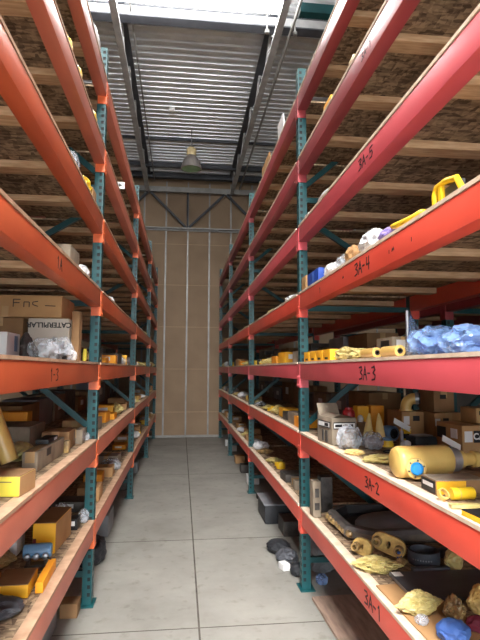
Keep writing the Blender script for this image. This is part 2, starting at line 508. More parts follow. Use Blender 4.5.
# high bay lamp
LX, LY = .14, 9.7
r = empty('high_bay_lamp', (LX, LY, 5.50)); tag(r, 'bell-shaped high bay lamp hanging from the roof deck over the aisle', 'lamp')
MB().lathe([(.205, 0), (.20, .05), (.175, .13), (.13, .21), (.085, .27), (.08, .275), (.12, .21), (.165, .13), (.19, .05), (.195, .0)], 32, closed=True).build('reflector', M['lampm'], r, True, 50)
MB().lathe([(0, .012), (.19, .012), (.195, .05), (.188, .055), (0, .055)], 32).build('lens', M['glass_g'], r, True)
MB().lathe([(0, .272), (.085, .272), (.095, .29), (.095, .40), (.07, .43), (0, .43)], 24).build('ballast_housing', mat('cream_housing', rgb(226, 206, 160), rgb(206, 186, 140), 8, .5), r, True)
mb = MB(); mb.tube([(0, 0, .428), (0, 0, .80)], .012, 8); mb.build('hanger_rod', M['steel'], r, True)
mb = MB(); mb.box(-.05, .05, -.05, .05, 0, .06, .006); o = mb.build('ceiling_box', M['paper']); at(o, -.23, 8.9, 6.238); tag(o, 'small white junction box fixed under the roof deck', 'junction box')

# ------------------------------------------------------------------ pallet racks
YP = {-1: [.80, 3.752, 6.66, 9.60, 12.15], 1: [.90, 3.837, 6.769, 9.68, 12.15]}
LVL = {-1: [.55, 1.095, 1.63, 2.155, 2.688, 3.215, 3.74], 1: [.575, 1.12, 1.64, 2.172, 2.698, 3.24, 3.77]}
BH, BW, RD, PH = .115, .075, .96, 4.01
def deck_top(side, lv):
    return LVL[side][lv - 1] + .0160

def X(side, d):
    return XL - d if side < 0 else XR + d

def post_mesh(side):
    """hollow perforated post: local x = distance away from the aisle, holes on the near side and on the aisle face"""
    bm = bmesh.new()
    W, D = .064, .0375
    zs = [0.0]
    z = .06
    while z < PH - .03:
        zs += [z, z + .024]; z += .05
    zs.append(PH)
    def face(cols, fn, holes):
        grid = [[bm.verts.new(fn(c, zz)) for c in cols] for zz in zs]
        for i in range(len(zs) - 1):
            for j in range(len(cols) - 1):
                if i % 2 == 1 and j in holes:
                    continue
                bm.faces.new((grid[i][j], grid[i][j + 1], grid[i + 1][j + 1], grid[i + 1][j]))
    face([0, .010, .030, W], lambda c, zz: (c * side, -D, zz), {1})
    face([0, .010, .030, W], lambda c, zz: (c * side, D, zz), set())
    face([-D, -.024, -.012, .012, .024, D], lambda c, zz: (0, c, zz), {1, 3})
    face([-D, D], lambda c, zz: (W * side, c, zz), set())
    bmesh.ops.remove_doubles(bm, verts=bm.verts, dist=1e-5)
    xa, xb = sorted((.006 * side, (W - .004) * side))
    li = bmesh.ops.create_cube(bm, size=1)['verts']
    for v in li:                                  # dark inner box painting the shade seen through the holes
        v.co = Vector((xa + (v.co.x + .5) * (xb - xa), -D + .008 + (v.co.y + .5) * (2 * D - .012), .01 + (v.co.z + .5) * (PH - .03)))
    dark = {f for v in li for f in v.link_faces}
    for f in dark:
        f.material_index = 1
    me = bpy.data.meshes.new('post'); 
    bmesh.ops.recalc_face_normals(bm, faces=bm.faces)
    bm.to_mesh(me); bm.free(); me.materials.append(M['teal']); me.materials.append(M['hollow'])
    return me

def link_mesh(name, me, parent, loc=(0, 0, 0)):
    o = bpy.data.objects.new(name, me); COL.objects.link(o); o.parent = parent; o.location = loc
    return o

# strokes of the hand-lettered bay marks, in a 1 x 1.4 cell
GL = {'3': [[(0, 1.3), (.55, 1.4), (.7, 1.1), (.25, .75), (.7, .5), (.6, .1), (0, 0)]],
      'A': [[(0, 0), (.4, 1.4), (.8, 0)], [(.15, .55), (.68, .55)]],
      '-': [[(.05, .7), (.5, .7)]],
      '5': [[(.7, 1.4), (.1, 1.35), (.1, .8), (.55, .85), (.7, .45), (.5, .05), (0, .05)]],
      '4': [[(.1, 1.4), (.05, .6), (.7, .6)], [(.6, 1.4), (.55, 0)]],
      '2': [[(0, 1.15), (.3, 1.4), (.65, 1.1), (.1, .05), (.75, .05)]],
      '1': [[(.1, 1.15), (.3, 1.4), (.3, 0)]], ' ': [],
      '~': [[(0, .4), (.15, .8), (.3, .4), (.45, .9), (.6, .45)]], 'i': [[(.2, .3), (.2, .8)]]}
def marks(side, txt, y, z, h, parent, face, w=.007, sp=.95):
    """ribbon strokes written on the aisle face of a beam; y, z = centre"""
    mb = MB()
    s = h / 1.4
    total = len(txt) * sp * s
    for i, ch in enumerate(txt):
        for st in GL[ch]:
            pts = []
            for (a, b) in st:
                u = (i * sp + a) * s * 1.35 - total * 1.35 / 2
                yy = y - u if side > 0 else y + u
                pts.append(Vector((face - side * .0012, yy, z - h / 2 + b * s)))
            for p, q in zip(pts, pts[1:]):
                e = (q - p).normalized() * w * .4
                mb.bar(p - e, q + e, w, .001, (1, 0, 0))
    return mb.build('marker_lettering', M['ink'], parent)

def rack(side, name, label, off=0.0, ox=None, bays=(0, 1, 2, 3), levels=range(1, 8), beam_mats=None, lettering=None, flip=False):
    x0 = X(side, off)
    s = side
    r = empty(name, (x0, 0, 0)); tag(r, label, 'pallet rack')
    pm, pmb = post_mesh(s), post_mesh(-s)
    plate = None
    posts = [YP[side][i] for i in sorted({b for b in bays} | {b + 1 for b in bays})]
    for yp in posts:
        for nm, me, xo in (('front_post', pm, .005 * s), ('rear_post', pmb, (RD - .005) * s)):
            p = link_mesh(nm, me, r, (xo, yp, 0))
            if plate is None:
                mb = MB(); mb.box(-.055, .055, -.075, .075, .0, .008, .002); b = mb.build('base_plate', M['teal'], p); plate = b.data
            else:
                b = link_mesh('base_plate', plate, p)
            b.location = (.036 * (s if nm == 'front_post' else -s), 0, 0)
        xa, xb = .072 * s, (RD - .072) * s
        for (a, b) in ((.20, .20), (1.0, .32), (1.2, 1.88), (2.07, 2.07), (2.78, 2.25), (2.93, 2.93), (3.05, 3.75), (3.86, 3.86)):
            mb = MB(); mb.bar((xa, yp, a), (xb, yp, b), .032, .04, (0, 0, 1)); mb.build('brace', M['teal'], r)
    for lv in levels:
        zt = LVL[side][lv - 1]; z0 = zt - BH
        for b in bays:
            ya, yb = YP[side][b] + .040, YP[side][b + 1] - .040
            m = M[beam_mats[lv - 1]]
            for nm, xa, xb, fx in (('front_beam', 0, BW, 0), ('rear_beam', RD - BW, RD, RD)):
                mb = MB(); mb.box(min(xa * s, xb * s), max(xa * s, xb * s), ya, yb, z0, zt, .006)
                bo = mb.build(nm, m, r, True, 40)
                for ye, d in ((ya, -1), (yb, 1)):
                    mb = MB()
                    f0 = -.003 if fx == 0 else RD - .003
                    xs = sorted((f0 * s, (f0 + .006) * s))
                    ys = sorted((ye, ye + d * .0385))
                    mb.box(xs[0], xs[1], ys[0], ys[1], z0 - .062, zt)
                    xw = sorted((f0 * s, (.066 if fx == 0 else RD - .066) * s)); yw = sorted((ye - d * .002, ye + d * .0018))
                    mb.box(xw[0], xw[1], yw[0], yw[1], z0 - .062, zt - .001)
                    if fx == 0:
                        for zz in (z0 - .042, z0 + .02):
                            mb.lathe([(0, 0), (.006, 0), (.006, .004), (0, .004)], 8, Matrix.Translation((-.003 * s, ye + d * .018, zz)) @ Matrix.Rotation(-s * PI / 2, 4, 'Y'))
                    mb.build('connector', M['orange2'] if side < 0 else m, bo)
                if nm == 'front_beam' and lettering and (lv, b) in lettering:
                    for (txt, yy, h, ww) in lettering[(lv, b)]:
                        marks(s, txt, yy, (z0 + zt) / 2, h, bo, 0, ww)
    return r

ORD = ['lowest', 'second', 'third', 'fourth', 'fifth', 'sixth', 'topmost']
BAY = ['nearest bay', 'second bay', 'third bay', 'bay against the back wall']
WHO = {-1: 'orange-beamed rack', 1: 'red-beamed rack'}
rack(-1, 'pallet_rack', 'tall teal-posted pallet rack with seven levels of orange beams',
     beam_mats=['orange3', 'orange3', 'orange', 'orange', 'orange', 'orange3', 'orange3'],
     lettering={(4, 0): [('1A', 2.47, .055, .006)], (3, 0): [('1-3', 2.45, .055, .006)]})
rack(1, 'pallet_rack', 'tall teal-posted pallet rack with red beams lettered by hand',
     beam_mats=['red2', 'red2', 'red3', 'red2', 'red3', 'red', 'red'],
     lettering={(5, 0): [('3A-5', 2.34, .055, .007)], (4, 0): [('3A-4', 2.42, .06, .009), ('~', 2.72, .03, .004), ('i~', 2.06, .04, .004), ('i', 1.86, .04, .004), ('1', 3.2, .035, .005)],
                (3, 0): [('3A-3', 2.38, .062, .008)], (2, 0): [('3A-2', 2.35, .05, .007)], (1, 0): [('3A-1', 2.37, .06, .008)], (6, 0): [('3A-1', 2.3, .04, .004)]})

def shelf_deck(side, lv, b, who, off=0.0):
    zt = LVL[side][lv - 1]
    ya, yb = YP[side][b] + .042, YP[side][b + 1] - .042
    x0 = X(side, off)
    s = side
    mb = MB()
    # three OSB sheets butted side by side
    n = 3 if b < 3 else 2
    for i in range(n):
        w = (yb - ya) / n
        mb.box(min(-.002 * s, (RD - .004) * s), max(-.002 * s, (RD - .004) * s), ya + i * w + .001, ya + (i + 1) * w - .001, .0015, .0150)
    o = mb.build('shelf_deck', M['osb'])
    mb = MB(); mb.box(min(-.0035 * s, .05 * s), max(-.0035 * s, .05 * s), ya, yb, .0012, .0158); e = mb.build('lit_edge_strip', M['edge' if side > 0 else 'edge2'], o); e['label'] = 'pale strip standing for light on the front edge of the shelf deck'  # strip paints the light catching the deck's front edge
    o.location = (x0, 0, zt)
    lab = 'OSB shelf deck on the %s level of the %s, %s' % (ORD[lv - 1], who, BAY[b])
    tag(o, lab, 'shelf deck', 'OSB shelf decks of the racks')
    y = YP[side][b] + .28
    while y < yb - .05:
        mb = MB()
        xs = sorted(((BW + .004) * s, (RD - BW - .004) * s))
        j = random.uniform(-.015, .015)
        mb.box(xs[0], xs[1], y - .05 + j, y + .05 + j, -.038, .0012, .003)
        mb.build('cross_timber', M['timber'], o)
        y += .555
    return o
for side in (-1, 1):
    for lv in range(1, 8):
        for b in range(4):
            shelf_deck(side, lv, b, WHO[side])
# ------------------------------------------------------------------ racks standing back to back behind the two aisle racks
rack(-1, 'pallet_rack', 'pallet rack standing back to back behind the orange-beamed rack', off=RD + .22, bays=(0, 1), levels=(2, 3, 4, 5), beam_mats=['orange'] * 7)
rack(1, 'pallet_rack', 'pallet rack standing back to back behind the red-beamed rack', off=RD + .22, bays=(0, 1), levels=(2, 3, 4, 5), beam_mats=['red'] * 7)
for side in (-1, 1):
    for lv in (2, 3, 4, 5):
        for b in (0, 1):
            shelf_deck(side, lv, b, 'rack behind the ' + WHO[side], RD + .22)

# ------------------------------------------------------------------ builders for the stock
G = .0012                                     # a hair of air under everything that stands on something
def carton(x, y, z, w, d, h, m, label, rz=0.0, name='cardboard_box', cat='box', tape=True, paper=None, flaps=False, lid=None, group=None, top=None):
    mb = MB(); mb.box(-w / 2, w / 2, -d / 2, d / 2, 0, h, min(.006, h * .08))
    o = mb.build(name, M[m], None, True, 40)
    at(o, x, y, z + G, rz); tag(o, label, cat, group)
    if top:
        mb = MB(); mb.box(-w / 2 + .001, w / 2 - .001, -d / 2 + .001, d / 2 - .001, h, h + .003); mb.build('lid', M[top], o)
    if tape:
        mb = MB()
        if w > d:
            mb.box(-w / 2 - .0008, w / 2 + .0008, -.022, .022, h - .05, h + .0012)
        else:
            mb.box(-.022, .022, -d / 2 - .0008, d / 2 + .0008, h - .05, h + .0012)
        mb.build('packing_tape', M['tape'], o)
    if paper:
        # (face, u0, u1, v0, v1, material): face 'n' looks at the aisle entrance, 'e' / 'w' at the sides
        for i, (f, u0, u1, v0, v1, pm) in enumerate(paper):
            mb = MB(); e = .0010 + .0006 * i
            if f == 'n':
                mb.box(-w / 2 + u0 * w, -w / 2 + u1 * w, -d / 2 - e, -d / 2 + .001, v0 * h, v1 * h)
            elif f == 'e':
                mb.box(w / 2 - .001, w / 2 + e, -d / 2 + u0 * d, -d / 2 + u1 * d, v0 * h, v1 * h)
            else:
                mb.box(-w / 2 - e, -w / 2 + .001, -d / 2 + u0 * d, -d / 2 + u1 * d, v0 * h, v1 * h)
            mb.build('paper_label' if pm != 'black' else 'printed_block', M[pm], o)
    if flaps:
        mb = MB(); mb.box(-w / 2, -w / 2 + .004, -d / 2 + .01, d / 2 - .01, h, h + w * .38, T=Matrix.Translation((-w / 2, 0, h)) @ Matrix.Rotation(1.25, 4, 'Y') @ Matrix.Translation((w / 2, 0, -h)))
        mb.build('flap', M[m], o)
        mb = MB(); mb.box(-w / 2 + .01, w / 2 - .01, d / 2 - .004, d / 2, h, h + d * .35, T=Matrix.Translation((0, d / 2, h)) @ Matrix.Rotation(-.5, 4, 'X') @ Matrix.Translation((0, -d / 2, -h)))
        mb.build('flap', M[m], o)
    return o

def bag(x, y, z, rx, ry, rz_, m, label, seed=0, rz=0.0, name='plastic_bag', cat='bag', amp=.28, fr=1.75, contents=None, group=None, knot=False):
    o = MB().blob(rx, ry, rz_, seed, amp, fr, 5 if max(rx, ry) > .07 else 4, taper=.62 if name == 'wrapped_part' else 0).build(name, M[m], None, True, 28)
    at(o, x, y, z + G, rz); tag(o, label, cat, group)
    if contents:
        c = MB().blob(rx * .74, ry * .74, rz_ * .66, seed + 9, .3, 2.5, 3).build('contents', M[contents], o, True, 40)
        c.location = (0, 0, .004)
    if knot:
        mb = MB(); mb.lathe([(0, rz_ * 1.5), (.012, rz_ * 1.52), (.012, rz_ * 1.66), (.035, rz_ * 1.95), (.02, rz_ * 1.97), (0, rz_ * 1.7)], 12); mb.build('tied_neck', M[m], o, True)
    return o

def lying(o_prof, m, x, y, z, r, yaw, name, label, cat, n=28, extra=None):
    """a turned part lying on its side along +X, then turned by yaw; profile gives (radius, distance)"""
    T = Matrix.Rotation(PI / 2, 4, 'Y')
    o = MB().lathe(o_prof, n, T).build(name, M[m], None, True, 40)
    at(o, x, y, z + r + G, yaw); tag(o, label, cat)
    return o

def ring_part(x, y, z, R, r, h, m, label, name='ring', cat='ring', tilt=0.0, rz=0):
    o = MB().lathe([(r, 0), (R, 0), (R, h), (r, h)], 36, closed=True).build(name, M[m], None, True, 40)
    at(o, x, y, z + G, rz, tilt); tag(o, label, cat)
    return o

def casting(x, y, z, L, label, m='paint2', rz=0.0, name='machine_part', cat='machine part', flat=False):
    """small cast part: a hub, an arm and a lug"""
    h = L * .32
    o = MB().lathe([(L * .10, 0), (L * .22, 0), (L * .24, h * .2), (L * .24, h * .8), (L * .2, h), (L * .10, h)], 20, closed=True).build(name, M[m], None, True, 40)
    at(o, x, y, z + G, rz); tag(o, label, cat)
    mb = MB(); mb.bar((L * .2, 0, h * .45), (L * .72, 0, h * .35), L * .14, h * .5); mb.build('arm', M[m], o)
    mb = MB(); mb.lathe([(L * .04, 0), (L * .12, 0), (L * .12, h * .55), (L * .04, h * .55)], 16, Matrix.Translation((L * .78, 0, 0.0)), closed=True); mb.build('lug', M[m], o, True)
    return o

# ------------------------------------------------------------------ red rack, second level, nearest bay
Z = deck_top(1, 2)
carton(.992, 3.215, Z, .165, .235, .165, 'card3', 'weathered printed carton with open flaps at the edge beside the teal post', rz=.12, tape=False, flaps=True,
       paper=[('n', .06, .94, .58, .84, 'black'), ('n', .08, .92, .62, .80, 'paper'), ('n', .12, .40, .66, .76, 'black'), ('n', .5, .85, .66, .76, 'black'), ('n', .3, .40, .08, .5, 'iron'), ('n', .55, .8, .1, .45, 'paper'),
              ('w', .1, .9, .60, .84, 'black'), ('w', .13, .87, .64, .80, 'paper'), ('w', .2, .45, .66, .78, 'black'), ('w', .55, .62, .08, .5, 'iron'), ('w', .3, .4, .08, .5, 'iron')])
o = MB().lathe([(0, 0), (.041, 0), (.043, .006), (.043, .165), (.038, .18), (.03, .186), (0, .186)], 28).build('spray_can', M['redcan'], None, True, 40)
at(o, 1.155, 3.46, Z + G); tag(o, 'dark red can with a white label behind the clear bag', 'can')
MB().lathe([(.0436, .05), (.0436, .12)], 28).build('label_band', M['paper'], o, True)
MB().lathe([(0, .1865), (.028, .1865), (.028, .202), (0, .206)], 20).build('cap', M['redcan'], o, True)
o = MB().blob(.022, .022, .028, 8, .1, 1.5, 3).build('paper_ball', M['paper'], None, True); at(o, 1.245, 3.48, Z + .10 + G); tag(o, 'pale round knob on a box beside the dark red can', 'knob')
carton(1.25, 3.50, Z, .07, .09, .099, 'card2', 'low brown box carrying the pale round knob beside the red can', tape=False)
bag(.990, 2.965, Z, .070, .075, .078, 'film', 'clear crumpled plastic bag in front of the dark red can', 3, contents='card3', amp=.34, knot=False)
bag(1.125, 2.945, Z, .058, .062, .058, 'film_g', 'clear bag with a grey part inside, between the boots and the black chain', 5, contents='steel', amp=.34)
for i, (x, y, tl, lab) in enumerate(((1.196, 3.215, .08, 'pale yellow pointed boot standing next to the dark red can'), (1.280, 3.205, -.06, 'pale yellow pointed boot standing closer to the grey coupling'))):
    o = MB().lathe([(0, 0), (.034, 0), (.032, .02), (.026, .08), (.013, .15), (.005, .178), (0, .18)], 18).build('tapered_boot', M['card_y'], None, True, 40)
    at(o, x, y, Z + G, 0, .0, tl); tag(o, lab, 'rubber boot')
    MB().lathe([(.0345, .006), (.0375, .006), (.0375, .016), (.0345, .016)], 18, closed=True).build('rim', M['paint'], o, True)
    o.location.z += .004
bag(1.035, 2.55, Z, .115, .085, .016, 'wrap_y', 'flat yellow plastic wrap lying ahead of the big yellow cylinder', 11, rz=.5, name='plastic_wrap', cat='plastic wrap', amp=.5, fr=3)
bag(.955, 2.77, Z, .05, .06, .014, 'card_y', 'small flat yellow wrap lying at the shelf edge before the clear bag', 12, name='plastic_wrap', cat='plastic wrap', amp=.5, fr=3)
ch = empty('link_chain', (1.175, 2.72, Z + G)); tag(ch, 'short black link chain lying behind the flat yellow wrap', 'chain')
for i in range(4):
    pts = [(.022 * math.cos(a), .014 * math.sin(a), 0) for a in [2 * PI * k / 14 for k in range(15)]]
    T = Matrix.Translation((.032 * i - .05, -.016 * i, .0185)) @ Matrix.Rotation(-.3, 4, 'Z') @ Matrix.Rotation(.6 if i % 2 else -.6, 4, 'X')
    mb = MB(); mb.tube([T @ Vector(p) for p in pts], .0042, 8); mb.build('link', M['rubber'], ch, True)
o = lying([(.034, -.04), (.044, -.04), (.049, -.032), (.049, .032), (.044, .04), (.034, .04)], 'blueish', 1.365, 3.26, Z, .049, PI / 2 + .35, 'pipe_coupling', 'grey-blue round coupling lying with its open bore to the aisle entrance', 'coupling')
MB().lathe([(.0335, -.036), (.022, -.036), (.022, .036), (.0335, .036)], 28, Matrix.Rotation(PI / 2, 4, 'Y'), closed=True).build('seal', M['rubber'], o, True)
o = MB().lathe([(0, 0), (.040, 0), (.040, .018), (.035, .026), (.035, .036), (0, .04)], 28).build('end_cap', M['paint2'], None, True, 40); at(o, 1.245, 3.02, Z + G); tag(o, 'round yellow end cap with a grey top in front of the coupling', 'end cap')
MB().lathe([(0, .0405), (.031, .037), (.031, .05), (.022, .054), (0, .054)], 24).build('seal', M['blueish'], o, True)
for i, x in enumerate((1.385, 1.413, 1.441)):
    o = MB().lathe([(0, 0), (.0115, 0), (.0115, .075), (.0135, .077), (.0135, .088), (0, .09)], 14).build('grease_tube', M['paint2'], None, True, 40)
    at(o, x, 3.13 + .006 * i, Z + G); tag(o, ['yellow grease tube standing first in a row of three by the coupling', 'yellow grease tube standing in the middle of three', 'yellow grease tube standing last of three beside a black case'][i], 'tube', 'yellow grease tubes')
    MB().lathe([(.0119, .03), (.0119, .06)], 14).build('label_band', M['black'], o, True)
bag(1.335, 2.955, Z, .03, .026, .026, 'white', 'small white bag in front of the grease tubes', 14)
carton(1.64, 3.90, Z, .16, .22, .165, 'card2', 'brown ribbed carton standing behind the coupling', rz=.05, tape=False, paper=[('n', .04 + .1 * i, .07 + .1 * i, .02, .98, 'card3') for i in range(10)]).location.y = 3.66
carton(1.43, 3.68, Z, .10, .10, .20, 'orangebox', 'orange-yellow box standing behind the coupling, closer to the ribbed carton', tape=False)
carton(1.325, 3.69, Z, .085, .10, .195, 'yellow', 'yellow box standing between the red can and the orange-yellow box', tape=False)
carton(1.08, 3.71, Z, .14, .08, .15, 'card3', 'grey carton standing behind the weathered printed carton', tape=False)
o = MB(); o.box(-.074, .074, -.055, .055, 0, .066, .018); o = o.build('plastic_case', M['rubber'], None, True, 50); at(o, 1.445, 2.985, Z + G, .15); tag(o, 'black rounded case with a grey lid in front of the big cartons', 'case')
mb = MB(); mb.box(-.055, .055, -.04, .04, .0662, .072, .002); mb.build('lid', M['steel'], o)
bc = carton(1.665, 2.835, Z, .25, .27, .155, 'card', 'large cardboard box with a black printed label in front of the other cartons', rz=.03,
       paper=[('n', .27, .62, .40, .82, 'black'), ('n', .05, .24, .42, .8, 'paper'), ('w', .62, .97, .42, .84, 'black'), ('w', .18, .42, .5, .84, 'paper')])
text_mesh('printed_lettering', 'CAT', .048, M['paper'], bc, Matrix.Translation((-.0138, -.1375, .0945)) @ Matrix.Rotation(PI / 2, 4, 'X'), .0014)
carton(1.725, 3.30, Z, .19, .28, .185, 'card', 'cardboard box behind the large labelled box, under the upright carton', rz=-.03, paper=[('n', .02, .2, .55, .8, 'paper'), ('n', .3, .5, .68, .82, 'black')])
carton(1.53, 3.39, Z, .15, .26, .185, 'card', 'cardboard box carrying the yellow elbow pipe', rz=-.03, paper=[('n', .08, .34, .55, .85, 'paper'), ('n', .5, .8, .68, .86, 'black')])
carton(1.715, 3.31, Z + .1885, .14, .22, .14, 'card2', 'upright carton stacked behind the yellow elbow pipe', paper=[('n', .3, .6, .6, .8, 'black')])
carton(1.735, 2.86, Z + .1585, .115, .16, .085, 'card', 'small cardboard box stacked on the large labelled box', rz=.04, paper=[('n', .15, .5, .55, .82, 'black')])
el = empty('elbow_pipe', (1.508, 3.325, Z + .1885 + G)); tag(el, 'yellow curved elbow pipe with a steel clamp standing on a carton', 'pipe')
R0 = .062
pts = [(0, 0, 0), (0, 0, .02)] + [(R0 - R0 * math.cos(a), 0, .02 + R0 * math.sin(a)) for a in [PI / 2 * k / 10 for k in range(1, 11)]]
T = Matrix.Rotation(-.45, 4, 'Z')
mb = MB(); mb.tube([T @ Vector(p) for p in pts], .037, 24); mb.build('bend', M['paint'], el, True)
MB().lathe([(.0375, 0), (.045, 0), (.045, .01), (.0375, .01)], 24, closed=True).build('base_flange', M['paint'], el, True)
e = T @ Vector(pts[-1]); dx = T @ Vector((1, 0, 0))
mb = MB(); mb.tube([e + dx * .002, e + dx * .022], .039, 24); mb.build('hose_clamp', M['steel'], el, True)
mb = MB(); mb.tube([e + dx * .0225, e + dx * .032], .035, 24); mb.build('hose_end', M['rubber'], el, True)
for i, (x, y, hh, lab) in enumerate(((1.352, 3.05, .125, 'white card tag on a thin steel rod beside the black case'), (1.455, 2.66, .07, 'white card tag on a thin steel rod above the big yellow cylinder'))):
    o = empty('card_tag', (x, y, Z + G)); tag(o, lab, 'tag')
    MB().lathe([(0, 0), (.012, 0), (.012, hh * .7), (.003, hh * .72), (.003, hh), (0, hh)], 12).build('rod', M['steel'], o, True)
    mb = MB(); mb.box(-.058, .058, -.001, .001, -.02, .02, T=Matrix.Translation((0, -.008, hh)) @ Matrix.Rotation(.5, 4, 'Y') @ Matrix.Rotation(-.6, 4, 'X')); mb.build('card', M['paper'], o)
cy = empty('hydraulic_cylinder', (.915, 2.145, Z + .0675 + G), .10); tag(cy, 'large yellow cylinder with a bright blue capped port', 'cylinder')
T = Matrix.Rotation(PI / 2, 4, 'Y')
MB().lathe([(0, 0), (.05, 0), (.062, .008), (.0665, .02), (.0665, .245), (.06, .255), (.05, .262), (0, .262)], 40, T).build('barrel', M['paint'], cy, True, 40)
MB().lathe([(0, .2622), (.050, .2622), (.050, .300), (0, .300)], 30, T).build('collar', M['steel'], cy, True)
MB().lathe([(0, .3002), (.040, .3002), (.040, .325), (.028, .33), (.028, .375), (.036, .38), (.036, .40), (0, .40)], 24, T).build('neck', M['paint'], cy, True, 40)
F = Matrix.Translation((.062, -.052, -.018)) @ Matrix.Rotation(-.22, 4, 'Z') @ Matrix.Rotation(PI / 2 - .1, 4, 'X')
MB().lathe([(0, -.02), (.047, -.02), (.044, .0), (.044, .02), (.0405, .028), (0, .028)], 30, F).build('port_flange', M['paint'], cy, True, 40)
for k in range(6):
    a = k * PI / 3 + .3
    MB().lathe([(0, .0282), (.004, .0282), (.004, .032), (0, .032)], 8, F @ Matrix.Translation((.0335 * math.cos(a), .0335 * math.sin(a), 0))).build('bolt', M['iron'], cy, True)
c = MB().lathe([(0, .0283), (.026, .0283), (.0265, .038), (.022, .042), (.018, .037), (0, .036)], 28, F).build('cap', M['bluecap'], cy, True, 40); c['label'] = 'bright blue plastic cap'
bag(1.345, 2.105, Z, .065, .055, .04, 'film_g', 'crumpled clear film bag behind the carton tray', 21, amp=.4).location.x = 1.40
tr = carton(1.045, 1.905, Z, .20, .115, .050, 'card2', 'low carton tray with a yellow front and a black label', rz=0, tape=False, top='card3', paper=[('n', .02, .60, .04, .96, 'yellow'), ('w', .03, .97, .05, .95, 'black'), ('w', .15, .85, .45, .75, 'paper')])
carton(1.245, 1.985, Z, .15, .075, .04, 'card2', 'small brown carton with a black label beside the yellow cylinder', rz=.05, tape=False, paper=[('n', .02, .3, .2, .85, 'black')])
o = lying([(0, 0), (.0195, 0), (.0215, .004), (.0215, .082), (.0195, .085), (0, .085)], 'paint2', .965, 1.775, Z, .0215, .02, 'filter_cartridge', 'bright yellow cylindrical filter lying in front of the carton tray', 'filter')
MB().lathe([(.0218, .025), (.0218, .029)], 28, T).build('seam_band', M['paint'], o, True)
ring_part(.930, 1.775, Z + .0215 * .8, .021, .016, .016, 'paint', 'small open yellow ring beside the bright yellow filter', 'bushing_ring', 'ring', .95, .3)
mb = MB(); mb.bar((0, 0, .008), (.33, -.03, .008), .020, .014); mb.bar((.02, .0, .008), (-.03, .008, .008), .03, .010)
o = mb.build('yellow_strip', M['wrap_y']); at(o, .935, 1.665, Z + G); tag(o, 'long pale yellow strip lying behind the flat yellow box', 'strip')
carton(1.00, 1.545, Z, .20, .10, .016, 'yellow', 'flat yellow box with a black label at the very front of the shelf', rz=.05, tape=False, top='black')

# ------------------------------------------------------------------ red rack, lowest level, nearest bay
Z = deck_top(1, 1)
carton(.937, 3.555, Z, .056, .085, .24, 'card3', 'tall weathered grey carton standing by the teal post', rz=.03, tape=False, paper=[('n', .25, .75, .55, .8, 'iron'), ('n', .2, .8, .2, .4, 'iron')])
carton(1.045, 3.69, Z, .085, .10, .24, 'iron', 'tall dark box standing behind the weathered grey carton', tape=False)
ba = empty('moulded_basin', (1.405, 3.24, Z + G)); tag(ba, 'big black moulded basin with a dusty grey rim', 'basin')
def rrect(a, b, c):
    return [(-a + c, -b), (a - c, -b), (a, -b + c), (a, b - c), (a - c, b), (-a + c, b), (-a, b - c), (-a, -b + c)]
def loft(rings):
    mb = MB(); R = []
    for (a, b, c, z) in rings:
        R.append([mb.bm.verts.new((x, y, z)) for x, y in rrect(a, b, c)])
    for p, q in zip(R, R[1:]):
        for i in range(8):
            j = (i + 1) % 8
            mb.bm.faces.new((p[i], p[j], q[j], q[i]))
    return mb, R
mb, R = loft([(.40, .29, .12, 0), (.425, .315, .13, .02), (.425, .315, .13, .055)]); mb.bm.faces.new(R[0][::-1]); mb.build('skirt', M['dust'], ba)
mb, R = loft([(.425, .315, .13, .0552), (.41, .30, .125, .075), (.375, .262, .11, .078)]); mb.build('rim', M['dust2'], ba)
mb, R = loft([(.3748, .2618, .11, .078), (.36, .245, .10, .03), (.34, .225, .09, .012)]); mb.bm.faces.new(R[-1]); mb.build('well', M['rubber'], ba)
MB().lathe([(.25, .013), (.25, .03), (.232, .052), (.15, .072), (0, .082)], 40, Matrix.Diagonal((1.15, .80, 1, 1))).build('dome', M['darkp'], ba, True, 50)
for i in range(7):
    mb = MB(); mb.blob(.018 + .005 * (i % 3), .03, .020, 40 + i, .3, 2.5, 3, flat=False); c = mb.build('mud_clump', M['wrap_b'], ba, True, 30); c.location = (-.424 + .003 * i, .16 - .062 * i, .04)
def oblong(L, H, n=10):
    pts = []
    for k in range(n + 1):
        a = -PI / 2 + PI * k / n; pts.append((L / 2 - H / 2 + H / 2 * math.cos(a), H / 2 * math.sin(a)))
    for k in range(n + 1):
        a = PI / 2 + PI * k / n; pts.append((-L / 2 + H / 2 + H / 2 * math.cos(a), H / 2 * math.sin(a)))
    return pts
def hole(cx, cy_, r, ry=None, n=16):
    return [(cx + r * math.cos(2 * PI * k / n), cy_ + (ry or r) * math.sin(2 * PI * k / n)) for k in range(n)]
def track_link(x, y, L, H, nh, label, rz, tilt):
    r = empty('track_link', (x, y, Z + G), rz); tag(r, label, 'track link')
    zc = H / 2 + abs(math.sin(tilt)) * (L / 2 - H / 2)
    Tm = Matrix.Translation((0, 0, zc)) @ Matrix.Rotation(tilt, 4, 'Y') @ Matrix.Rotation(PI / 2, 4, 'X')
    hs = [hole((i - (nh - 1) / 2) * L * .27, 0, H * .15, H * .24) for i in range(nh)]
    plate2d('side_plate', oblong(L, H), hs, .022, .004, M['linky'], r, Tm)
    plate2d('side_plate', oblong(L * .9, H * .86), hs, .022, .004, M['wrap_b'], r, Matrix.Translation((0, .034, -H * .05)) @ Tm)
    for sx in (-1, 1):
        if nh == 1 and sx > 0:
            continue
        mb = MB(); mb.lathe([(H * .16, -.018), (H * .27, -.018), (H * .27, .05), (H * .16, .05)], 18, Tm @ Matrix.Translation((sx * (L / 2 - H * .32), 0, 0)), closed=True); mb.build('pin_boss', M['wrap_b'], r, True)
    return r
track_link(1.000, 2.80, .105, .08, 1, 'short yellow track link with a round eye at the shelf edge', -.75, .16)
